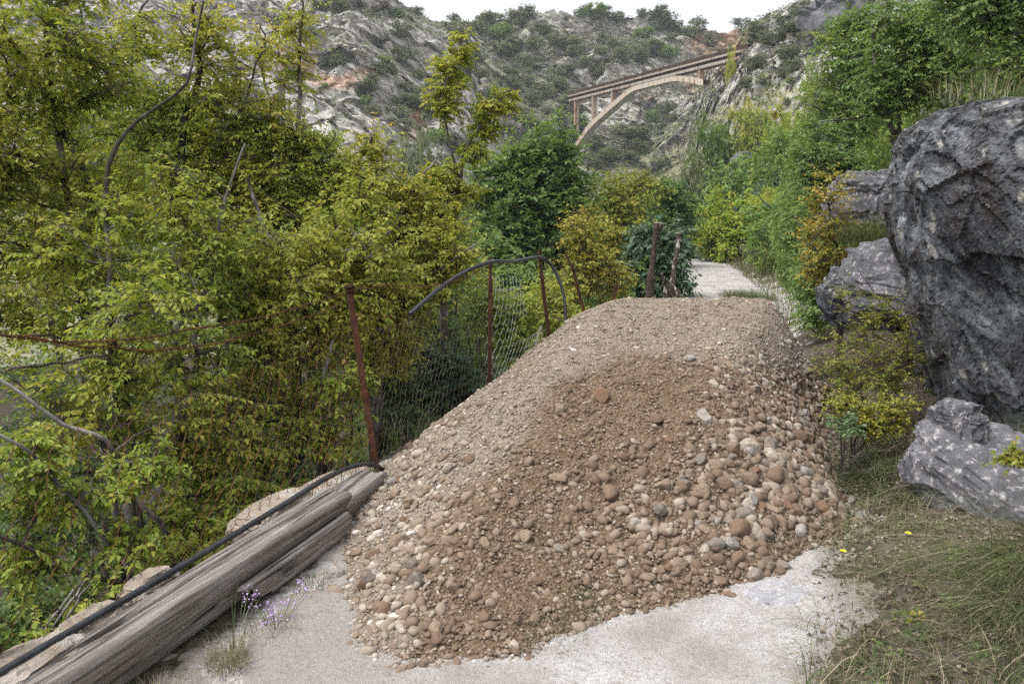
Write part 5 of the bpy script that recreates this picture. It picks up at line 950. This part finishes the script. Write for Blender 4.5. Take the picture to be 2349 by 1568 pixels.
for L in [('bush', 'leaf_green', 1640, 372, 55, 150, 118, 'dark green rounded tree on the slope just right of the arch end', (.62, .68, .6)), ('bush', 'leaf_green', 1725, 330, 55, 170, 110, 'olive green bush high on the slope below the pale rock mass', TY),
  ('bush', 'leaf_dark', 1592, 410, 50, 110, 75, 'dark bush at the left end of the green slope, under the pale rock strip', T1), ('bush', 'leaf_green', 1700, 430, 40, 170, 90, 'grey-green bush in the middle of the slope beside the bare rock', TB),
  ('bush', 'leaf_green', 1790, 390, 36, 150, 120, 'fresh green bush on the slope between the rock mass and the slim tree', T1), ('bush', 'leaf_yellow', 1660, 500, 30, 190, 80, 'yellow-green spreading bush on the slope above the far path bend', (.85, 1, .9)),
  ('bush', 'leaf_yellow', 1790, 510, 25, 120, 90, 'ochre bush halfway up the slope above the path', (.95, 1, .9)), ('bush', 'leaf_green', 1775, 555, 22, 110, 70, 'green bush on the slope right above the visible path', T1),
  ('bush', 'leaf_green', 1655, 562, 30, 85, 60, 'dense green bush where the far path disappears', TD), ('bush', 'leaf_green', 1570, 590, 34, 90, 80, 'shaded green bush left of where the far path disappears', TD), ('bush', 'leaf_green', 1840, 460, 20, 120, 110, 'green bush behind the drooping tree right of the path', TB),
  ('tree', 'leaf_green', 1860, 300, 30, 130, 150, 'green tree on the slope behind the slim-trunked tree', T1), ('bush', 'leaf_yellow', 1800, 300, 45, 130, 80, 'yellowish bush under the pale rock at the upper slope', (.85, .95, .9)), ('bush', 'leaf_green', 1530, 520, 38, 110, 80, 'green bush behind the sawn trunks at the path bend', T1),
  ('tree', 'leaf_green', 2000, 330, 19, 190, 240, 'green tree farther back behind the boulder, left of the forked trunks', T1), ('tree', 'leaf_green', 2140, 260, 15, 230, 250, 'green tree farther back above the boulder top', TD), ('tree', 'leaf_green', 2300, 240, 13, 240, 240, 'green tree farther back at the right edge above the boulder', T1),
  ('bush', 'leaf_green', 1990, 400, 15, 180, 140, 'green bush behind the brownish rock left of the boulder', T1), ('bush', 'leaf_green', 1900, 560, 14, 150, 120, 'green bush behind the ochre sapling', TD), ('bush', 'leaf_dark', 2200, 235, 9, 200, 70, 'grey-green wiry bush growing on the boulder top', (1.2, 1.2, 1.3)),
  ('bush', 'leaf_green', 1810, 590, 17, 60, 40, 'small green bush at the right edge of the far path', T1), ('bush', 'leaf_green', 1875, 690, 15, 70, 50, 'low green bush at the right edge of the far path, nearer', T1), ('bush', 'leaf_green', 2060, 300, 26, 190, 170, 'pale green bush far up the bank behind the boulder', TY), ('bush', 'leaf_green', 1930, 330, 34, 170, 150, 'green bush far up the bank behind the slim trunk', TY), ('bush', 'leaf_green', 2240, 160, 24, 240, 170, 'green bush far up the bank at the upper right', T1)]:
    place(*L[:7], L[7], SG, L[8])
VG = 'trees on the valley floor below the cliff'
for L in [('bush', 'leaf_green', 1250, 560, 45, 190, 130, 'pale green tree behind the large green tree, right below the bridge foot', TY), ('bush', 'leaf_green', 1150, 520, 50, 170, 110, 'green tree on the valley floor left of the large green tree', T1), ('bush', 'leaf_dark', 1050, 500, 55, 170, 110, 'dark tree on the valley floor behind the spindly plumes', T1), ('bush', 'leaf_dark', 960, 400, 70, 130, 130, 'dark green tree in the gully at the cliff foot, left of the plumes', (1.2, 1.25, 1)),
  ('bush', 'leaf_yellow', 1330, 560, 40, 150, 130, 'olive tree behind the yellow-green bushy tree', T1), ('bush', 'leaf_yellow', 1440, 480, 48, 130, 70, 'small ochre tree below the arch, left of the path bend', T1), ('bush', 'leaf_green', 1510, 470, 52, 120, 70, 'small green tree below the arch end', T1), ('bush', 'leaf_dark', 870, 480, 50, 180, 130, 'dark tree behind the pointed yellow crown', T1), ('bush', 'leaf_green', 760, 480, 45, 200, 130, 'green tree on the valley floor behind the narrow yellow treetop', T1), ('bush', 'leaf_green', 1350, 640, 30, 150, 120, 'green tree behind the slender ochre tree', T1), ('bush', 'leaf_green', 1060, 640, 26, 180, 140, 'green tree behind the light green shrubby tree', TD), ('bush', 'leaf_yellow', 1480, 600, 30, 120, 110, 'olive tree behind the blue-green tree', T1), ('bush', 'leaf_dark', 640, 460, 60, 200, 120, 'dark tree at the cliff foot far left of the gully', T1), ('bush', 'leaf_dark', 200, 300, 55, 220, 190, 'grey-green tree at the cliff foot behind the far left thicket', (1.2, 1.3, 1.3)), ('bush', 'leaf_dark', 420, 330, 60, 160, 110, 'grey-green tree at the cliff foot behind the twiggy open tree', (1.2, 1.3, 1.3)),
  ('bush', 'leaf_green', 1000, 760, 16, 180, 140, 'shaded green bush deep in the hollow behind the fence', TD), ('bush', 'leaf_green', 880, 820, 14, 170, 150, 'shaded green bush behind the tall rusty post', TD), ('bush', 'leaf_green', 1250, 720, 18, 190, 120, 'green bush behind the third fence post', T1), ('bush', 'leaf_green', 1380, 700, 20, 160, 90, 'green bush behind the leaning far posts', TD)]:
    place(*L[:7], L[7], VG, L[8])
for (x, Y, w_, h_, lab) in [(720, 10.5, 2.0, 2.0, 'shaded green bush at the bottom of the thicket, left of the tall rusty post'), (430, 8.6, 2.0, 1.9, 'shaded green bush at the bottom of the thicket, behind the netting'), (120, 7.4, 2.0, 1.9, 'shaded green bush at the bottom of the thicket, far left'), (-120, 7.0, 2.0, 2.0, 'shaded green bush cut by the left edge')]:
    X = (x-CX)/1700*Y; place('bush', 'leaf_green', x, 0, Y, w_*FP/Y, h_*FP/Y, lab, VG, (.7, .72, .7), at=(X, Y, float(ground_z(X, Y))))  # crown tint darkened to stand in for the shade low in the thicket

for i in range(34):                                       # the rest of the green slope
    Y = RNG.uniform(24, 47); x = RNG.uniform(1590, 1850); X = (x-CX)/1830*Y
    if X < x_bank(Y)+1.2: continue
    gz = float(ground_z(X, Y, False)); px, py = to_px(np.array([X, Y, gz])); w_ = RNG.uniform(1.6, 2.8); mt = ['leaf_green', 'leaf_yellow', 'leaf_blue'][int(RNG.choice(3, p=[.62, .2, .18]))]
    SLOPE.append((place('bush', mt, px, py, Y, w_*FP/Y, w_*.75*FP/Y, None, SG, [T1, (1.3, 1.2, .9), TB][int(RNG.integers(3))] if mt != 'leaf_yellow' else (.8, .95, .9), at=(X, Y, gz)), {'leaf_green': 'green', 'leaf_yellow': 'yellowish', 'leaf_blue': 'grey-green'}[mt], 'bush', 'bushes', ('low' if py > 430 else 'high')+' on the green slope under the bridge'))
uniq(SLOPE)

# ---- shrubs of the cliff
reg = [(1075, 35, 90, 35, 26), (945, 250, 40, 110, 24), (1230, 110, 110, 50, 28), (1460, 120, 75, 25, 14), (1310, 250, 30, 60, 10), (1400, 365, 100, 40, 22), (1180, 265, 90, 40, 12), (900, 120, 40, 90, 9), (760, 60, 30, 60, 7), (1420, 30, 100, 12, 14), (1720, 70, 110, 22, 18), (1090, 110, 50, 60, 10), (830, 240, 30, 60, 6), (1540, 60, 90, 15, 6), (1500, 310, 60, 40, 10), (1800, 130, 60, 50, 12), (1250, 190, 70, 30, 10), (1740, 230, 60, 30, 4), (500, 120, 380, 110, 22), (1000, 330, 60, 40, 8), (1300, 330, 40, 40, 8)]
items = []
def hzone(x, y):
    if y < 75: return 'on the skyline left of the white crag' if x < 1170 else ('on the skyline around the white crag' if x < 1380 else 'on the skyline above the bridge')
    if x < 700: return 'on the cliff behind the thicket'
    if x < 880: return 'on the grey cliff left of the gully'
    if x < 1000: return 'in the dark gully' if y > 140 else 'above the dark gully'
    if x < 1170: return 'on the ledges right of the gully'
    if x < 1345: return 'on the slope left of the bridge' if y > 170 else 'below the white crag'
    if x < 1560: return 'below the arch' if y > 200 else 'on the cliff behind the bridge'
    return 'around the right bridge end'
for (cx, cy, sx_, sy_, n) in reg:
    for _ in range(n):
        x, y = cx+RNG.normal()*sx_*.7, cy+RNG.normal()*sy_*.7
        h = hill_hit(x, y)
        if h is None or h[1] < 50: continue
        d = float(h[1]); rpx = RNG.uniform(11, 36); mat, tn, adj = [('leaf_dark', (1.3, 1.3, 1.3), 'dark'), ('leaf_dark', (1.8, 1.8, 1.85), 'grey-green'), ('leaf_green', (1, 1.05, .9), 'green'), ('leaf_dark', (1.1, 1.1, 1.15), 'dark')][int(RNG.choice(4, p=[.45, .27, .1, .18]))]
        o = place('bush', mat, x, y, d, rpx*RNG.uniform(1.3, 1.9), rpx*RNG.uniform(.8, 1.2), None, 'shrubs scattered over the cliff', tn, at=h, sink=.22)
        items.append((o, ('large ' if rpx > 24 else 'small ')+adj, 'shrub', 'shrubs', hzone(x, y)))
for (x, y, w_, h_, lab) in [(1850, 48, 64, 46, 'dark airy oak on the skyline left of the jagged outcrop'), (1790, 58, 26, 24, 'small lone dark tree on the skyline'), (1700, 60, 44, 26, 'dark bush on the skyline right of the bridge end')]:
    p = hill_hit(x, y+6); p = P(x, y+4, 80) if p is None else p; place('tree', 'leaf_dark', x, y, float(p[1]), w_*1.6, h_, lab, None, (1, 1.1, 1.2), at=p, sink=.05)
p = hill_hit(1722, 140)
if p is not None: place('bush', 'leaf_yellow', 1680, 118, 88, 26, 20, 'small yellow bush hiding the right bridge deck', None, (1.2, 1.2, .8))
uniq(items)
for o in STK.values():
    if o not in USED:
        for c in list(o.children): bpy.data.objects.remove(c)
        bpy.data.objects.remove(o)

# ---- low scrub between the shrubs of the cliff
vg_ = veg.ravel(); steep = np.abs(np.gradient(HILL[..., 2], axis=0)).ravel(); Hf = HILL.reshape(-1, 3); hxf, hyf = hx.ravel(), hy.ravel()
ok = np.where((hxf > -100) & (hxf < 2450) & (hyf > -60) & (hyf < 620) & (Hf[:, 1] > 40))[0]; pr = .12+vg_[ok]+.6*np.maximum(0, fbm(Hf[ok]*.07+30, 3)); pr *= Hf[ok, 1]**1.0; ii = RNG.choice(ok, 5200, p=pr/pr.sum())
c = Hf[ii]; m = len(c)*16; sz = np.repeat(RNG.uniform(.25, .8, len(c)), 16); pos = np.repeat(c, 16, 0)+RNG.normal(size=(m, 3))*sz[:, None]*[.8, .8, .4]+[0, 0, .2]; vv = np.repeat(RNG.random(len(c)), 16)*.6+RNG.random(m)*.4
g = Geo(); g.add(*leaves(pos, RNG.normal(size=(m, 3))+[0, 0, .5], RNG.normal(size=(m, 3))+[0, -.6, .5], RNG.uniform(.16, .34, m), .4, vv))
s_c = link('low_scrub', g.mesh('low_scrub', M['leaf_dark'])); s_c.color = (1.35, 1.4, 1.25, 1); tag(s_c, 'low grey-green scrub covering the ledges of the gorge', 'scrub', kind='stuff')

# ================================================================== GRASS, LITTER, FLOWERS
def blades(base, ht, lean, wd, var, seg=5, curl=.5):
    m = len(base); t = np.linspace(0, 1, seg); az = unit(np.c_[lean[:, :2], np.zeros(m)]); sd = np.c_[-az[:, 1], az[:, 0], np.zeros(m)]; ln = np.linalg.norm(lean[:, :2], axis=1)
    out = (t**1.6)[None]*ht[:, None]*ln[:, None]; up = ht[:, None]*(t[None] - curl*ln[:, None]*t[None]**2.6)
    C = base[:, None]+az[:, None]*out[..., None]; C[..., 2] += up; w_ = (wd[:, None]*(1-t[None]**1.5*.92))[..., None]
    V = np.stack([C-sd[:, None]*w_, C+sd[:, None]*w_], 2).reshape(m, seg*2, 3); k = np.arange(seg-1)[:, None]*2; f = k+np.array([0, 1, 3, 2]); F = (f[None]+(np.arange(m)*seg*2)[:, None, None]).reshape(-1, 4)
    return V.reshape(-1, 3), F, np.repeat(var, seg*2)
def lift(X, Y): return np.maximum(ground_z(X, Y), np.where(pile_d(X, Y) > -.15, heap_z(X, Y), -99))
gg = Geo()
n = 170000; X = RNG.uniform(.7, 4.5, n); Y = RNG.uniform(1.9, 11, n)*1.0; dr = X-x_bank(Y); mfl = fbm(xyz(X, Y)*2.3+50, 3); clump = fbm(xyz(X, Y)*6+5, 2)
k = (dr > -.12+.25*np.abs(clump)) & (dr < 2.4) & (pile_d(X, Y) < .02) & (RNG.random(n) < np.clip(.16+mfl*.8+clump*.5, .04, 1)*np.clip(3.2/Y, .25, 1)); X, Y, mf = X[k], Y[k], mfl[k]
b = np.stack([X, Y, lift(X, Y)-.004], -1); m = len(X); ht = RNG.uniform(.04, .15, m)*(1+.6*(mf > .1)); ln = np.stack([-.5+RNG.normal(size=m)*.65, -.35+RNG.normal(size=m)*.65], -1)
var = np.where(RNG.random(m) < .45+mf*.6, RNG.uniform(.05, .5, m), RNG.uniform(.6, 1, m)); gg.add(*blades(b, ht, ln, RNG.uniform(.0010, .0024, m), var))
tag(link('bank_grass', gg.mesh('bank_grass', M['grass'])), 'fine green and straw coloured grass on the right bank', 'grass', kind='stuff')
gg = Geo(); n = 26000; X = RNG.uniform(4, 14, n); Y = RNG.uniform(9, 40, n); dr = X-x_bank(Y); k = (dr > -.3) & (dr < 2.5) & (RNG.random(n) < np.clip(1.0-dr*.25, .1, 1)); X, Y = X[k], Y[k]; m = len(X)
b = np.stack([X, Y, ground_z(X, Y)], -1); gg.add(*blades(b, RNG.uniform(.12, .45, m), np.stack([-.3+RNG.normal(size=m)*.5, RNG.normal(size=m)*.5], -1), RNG.uniform(.003, .007, m)*Y/14, np.where(RNG.random(m) < .6, RNG.uniform(.2, .6, m), RNG.uniform(.6, .9, m)), 4))
tag(link('verge_grass', gg.mesh('verge_grass', M['grass'])), 'tall green and straw grass along the right verge of the far path', 'grass', kind='stuff')
s = NT('dead_leaf'); M['litter'] = s.finish(s.ramp(s.attr('var'), [(0, (.06, .042, .03)), (.5, (.15, .115, .085)), (1, (.30, .25, .20))]), .9)
n = 60000; X = RNG.uniform(.7, 4.2, n); Y = RNG.uniform(1.9, 9, n); k = (X-x_bank(Y) > -.05) & (X-x_bank(Y) < 2.2) & (pile_d(X, Y) < .01) & (fbm(xyz(X, Y)*2+80, 3)+RNG.random(n) > .3); X, Y = X[k], Y[k]; m = len(X)
pos = np.stack([X, Y, lift(X, Y)+RNG.uniform(.002, .02, m)], -1); lg = Geo(); lg.add(*leaves(pos, RNG.normal(size=(m, 3))*[1, 1, .25], np.array([0, 0, 1.0])+RNG.normal(size=(m, 3))*.45, RNG.uniform(.012, .034, m), .34, RNG.random(m)))
n = 9000; Y = RNG.uniform(2.2, 12, n); X = xf(Y)-.25-RNG.random(n)*3.0; pos = np.stack([X, Y, ground_z(X, Y)+.01], -1); lg.add(*leaves(pos, RNG.normal(size=(n, 3))*[1, 1, .25], np.array([0, 0, 1.0])+RNG.normal(size=(n, 3))*.45, RNG.uniform(.02, .05, n), .34, RNG.random(n)*.7))
tag(link('leaf_litter', lg.mesh('leaf_litter', M['litter'])), 'brown dead leaves and twigs littering the banks', 'leaf litter', kind='stuff')
n = 420; X = RNG.uniform(.9, 3.2, n); Y = RNG.uniform(2.1, 6, n); k = (X-x_bank(Y) > .05) & (X-x_bank(Y) < 1.4) & (pile_d(X, Y) < -.02) & (fbm(xyz(X, Y)*1.9+33, 2) > -.1); X, Y = X[k], Y[k]; q = 16; m = len(X)*q
c = np.repeat(np.stack([X, Y, lift(X, Y)], -1), q, 0)+np.c_[RNG.normal(size=(m, 2))*.022, RNG.uniform(.005, .05, m)]; wg = Geo(); wg.add(*leaves(c, RNG.normal(size=(m, 3))*[1, 1, .4], np.array([0, 0, 1.0])+RNG.normal(size=(m, 3))*.4, RNG.uniform(.012, .03, m), .32, np.repeat(RNG.random(len(X)), q)*.6+RNG.random(m)*.3))
tag(link('verge_weeds', wg.mesh('verge_weeds', M['leaf_green'])), 'small broad-leaved green weeds among the grass of the right verge', 'weeds', kind='stuff')
GT = 'grass tufts'
def tuft(px, py, Y, n, rad, h, lab, straw=.5, lean=(0, 0), wd=.0016, spread=.55, name='grass_tuft', vr=(.05, .5), snap=True, curl=.5):
    p = P(px, py, Y)
    if snap: p[2] = float(lift(np.array([p[0]]), np.array([p[1]]))[0])
    m = n; r = rad*np.sqrt(RNG.random(m)); a = RNG.uniform(0, 6.283, m); b = np.stack([r*np.cos(a), r*np.sin(a), 0*a], -1)
    if snap: b[:, 2] = np.clip(lift(p[0]+b[:, 0], p[1]+b[:, 1])-p[2], -.3, .3)-.006
    ln = np.stack([b[:, 0]/rad*.6, b[:, 1]/rad*.6], -1)+RNG.normal(size=(m, 2))*spread*.6+np.array(lean); var = np.where(RNG.random(m) < straw, RNG.uniform(.6, 1, m), RNG.uniform(*vr, m))
    V, F, A = blades(b, h*RNG.uniform(.45, 1.1, m), ln, wd*RNG.uniform(.6, 1.2, m), var, 6, curl); g = Geo(); g.add(V, F, A)
    return tag(link(name, g.mesh(name, M['grass']), None, p), lab, 'grass tuft', GT)
tuft(518, 1440, 2.72, 420, .075, .13, 'dry straw tuft growing against the front of the grey timber beam', .85, (0, -.1), .0011)
tuft(535, 1400, 2.8, 16, .05, .30, 'few tall green stalks rising from the dry tuft by the beam', .2, (.05, 0), .0016, .15)
tuft(620, 1400, 2.95, 150, .10, .07, 'dark green low weed beneath the purple flowers', .35, (0, 0), .0012, vr=(0, .3))
tuft(720, 1275, 3.35, 160, .10, .07, 'small green weed between timber and heap foot', .2, (0, 0), .0014, vr=(0, .35))
tuft(330, 1520, 2.45, 420, .10, .11, 'dry grass tuft in the shade of the beam near the bottom edge', .75, (0, 0), .0011)
tuft(418, 1552, 2.4, 130, .05, .05, 'small green weed at the bottom edge beside the beam', .1, (0, 0), .0016, vr=(.0, .35))
tuft(1275, 1490, 2.86, 300, .12, .06, 'flat dusty green weed on the white road in front of the heap', .35, (0, 0), .0011, .9, vr=(.0, .35), curl=.8)
tuft(1345, 1425, 3.06, 200, .11, .06, 'flat green weed at the foot of the heap, right of the dusty one', .15, (0, 0), .0012, .9, vr=(0, .35), curl=.8)
tuft(1240, 1530, 2.75, 120, .12, .05, 'thin dry weed on the road near the bottom centre', .5, (0, 0), .001, .9, vr=(.0, .3), curl=.8)
tuft(1470, 690, 12.9, 380, .34, .42, 'yellow-green grass tuft behind the heap crest, left of the dark sawn trunk', .3, (0, 0), .004, vr=(.45, .62))
tuft(1610, 690, 13.2, 260, .38, .2, 'dry brownish grass behind the heap crest, right of the mottled trunk', .85, (0, 0), .0035)
tuft(1722, 672, 15.9, 900, .5, .30, 'green grass strip in the middle of the far path', .15, (0, 0), .004, vr=(.1, .5))
tuft(1690, 664, 16.4, 420, .4, .26, 'straw and green grass behind the green strip on the path', .6, (0, 0), .004, vr=(.1, .5))
tuft(1985, 560, 7.2, 800, .24, .34, 'lush bright green grass tuft on the ledge left of the boulder', .1, (-.2, -.2), .0022, vr=(.3, .58), snap=False)
tuft(1990, 1010, 4.55, 500, .16, .16, 'dark green grass clump at the right edge of the heap', .15, (-.3, -.2), .0016, vr=(0, .4))
tuft(2380, 1200, 3.0, 600, .22, .42, 'long green and straw grass hanging in from the right edge', .3, (-.8, -.2), .0016, .4, vr=(.15, .55))
tuft(2360, 1330, 2.72, 420, .16, .28, 'long arching grass at the right edge below the rock slab', .35, (-.8, -.1), .0014, .4, vr=(.1, .55))
tuft(2130, 1340, 2.95, 450, .22, .17, 'fine green and straw grass cushion in the middle of the right verge', .4, (-.7, -.1), .0012, .6, vr=(.05, .5))
tuft(2190, 1250, 3.2, 420, .18, .15, 'green grass cushion behind the yellow flowers', .35, (-.6, -.1), .0012, .6, vr=(.05, .5))
tuft(2080, 1290, 3.12, 46, .12, .40, 'long dry stalks bending left over the heap edge', 1.0, (-1.0, .1), .0013, .35)
tuft(2230, 1500, 2.5, 420, .2, .14, 'green and straw grass cushion in the lower right corner', .45, (-.6, 0), .0012, .6, vr=(.05, .5))
tuft(2000, 1530, 2.48, 350, .16, .09, 'thin straw grass at the edge of the white road near the bottom', .6, (-.6, 0), .0011, .6, vr=(.05, .5))
tuft(2320, 1420, 2.6, 500, .18, .16, 'dark green grass cushion at the right edge near the bottom', .4, (-.6, 0), .0012, .6, vr=(.0, .4))
tuft(2270, 215, 5.1, 260, .34, .2, 'grey wiry grass growing on the boulder top', .6, (-.1, -.2), .0018, .5, vr=(.0, .4), snap=False)
tuft(930, 1000, 6.2, 30, .2, .3, 'few dry stalks behind the netting at the heap edge', 1.0, (0, 0), .0018, .3, snap=False)
tuft(855, 1085, 4.72, 60, .035, .04, 'tiny bright green weed at the foot of the tall rusty post', .0, (0, 0), .003, .6, vr=(.35, .55), snap=False)
def sm(name, rgb): s = NT(name); return s.finish(rgb, .6)
M['petal_yellow'] = sm('petal_yellow', (.85, .68, .02)); M['petal_purple'] = sm('petal_purple', (.50, .36, .62)); M['stalk'] = sm('stalk', (.10, .14, .04))
for (px, py, Y, lab) in [(1933, 1262, 3.28, 'yellow flower head nearer to the heap'), (2082, 1222, 3.22, 'yellow flower head farther right in the green grass')]:
    p = P(px, py, Y); gz = float(ground_z(p[0], p[1])); t = thing('flower', (p[0], p[1], gz), lab, 'flower', 'yellow flowers'); h = max(.05, p[2]-gz)
    g = Geo(); g.tube(np.array([[0, 0, -.01], [.006, .004, h*.5], [0, 0, h]]), .0012, 5); link('stalk', g.mesh('stalk', M['stalk']), t)
    m = 26; a = np.arange(m)*2.4; r = .35+.65*(np.arange(m) % 3)/2; d = np.stack([np.cos(a), np.sin(a)-.5, .55*(1.3-r)], -1)
    g = Geo(); V, F, A = leaves(np.tile([[0, 0, h]], (m, 1)), d, np.array([0, -.5, 1.0])+0*d, .0165*r, .2, np.zeros(m), 0); g.add(V, F, A); link('blossom', g.mesh('blossom', M['petal_yellow']), t)
p = P(628, 1372, 2.98); gz = float(ground_z(p[0], p[1])); t = thing('flowering_plant', (p[0], p[1], gz), 'small plant with pale purple blossoms in front of the timber beam', 'flower')
ends = np.stack([RNG.normal(size=26)*.075, RNG.normal(size=26)*.06, RNG.uniform(.05, .17, 26)], -1); g = Geo()
for e in ends: g.tube(np.array([[e[0]*.2, e[1]*.2, -.01], [e[0]*.6, e[1]*.6, e[2]*.55], e]), .0009, 4)
link('stalk', g.mesh('stalk', M['stalk']), t); g = Geo()
for e in ends:
    m = 9; c = e+RNG.normal(size=(m, 3))*.009; g.add(*leaves(c, RNG.normal(size=(m, 3)), RNG.normal(size=(m, 3)), .009, .5, np.zeros(m), 0))
link('blossom', g.mesh('blossom', M['petal_purple']), t)

# ================================================================== HAZE OF THE GORGE
hz = NT('haze_air'); pv = hz.n('VolumePrincipled'); pv.inputs['Color'].default_value = (.82, .88, .95, 1); pv.inputs['Density'].default_value = .00055
hz.t.links.new(pv.outputs[0], hz.out.inputs['Volume']); g = Geo(); g.box((0, 130, 45), np.diag([330.0, 170.0, 60.0]))
tag(link('haze', g.mesh('haze', hz.m)), 'thin pale haze in the air of the gorge', 'haze', kind='stuff')
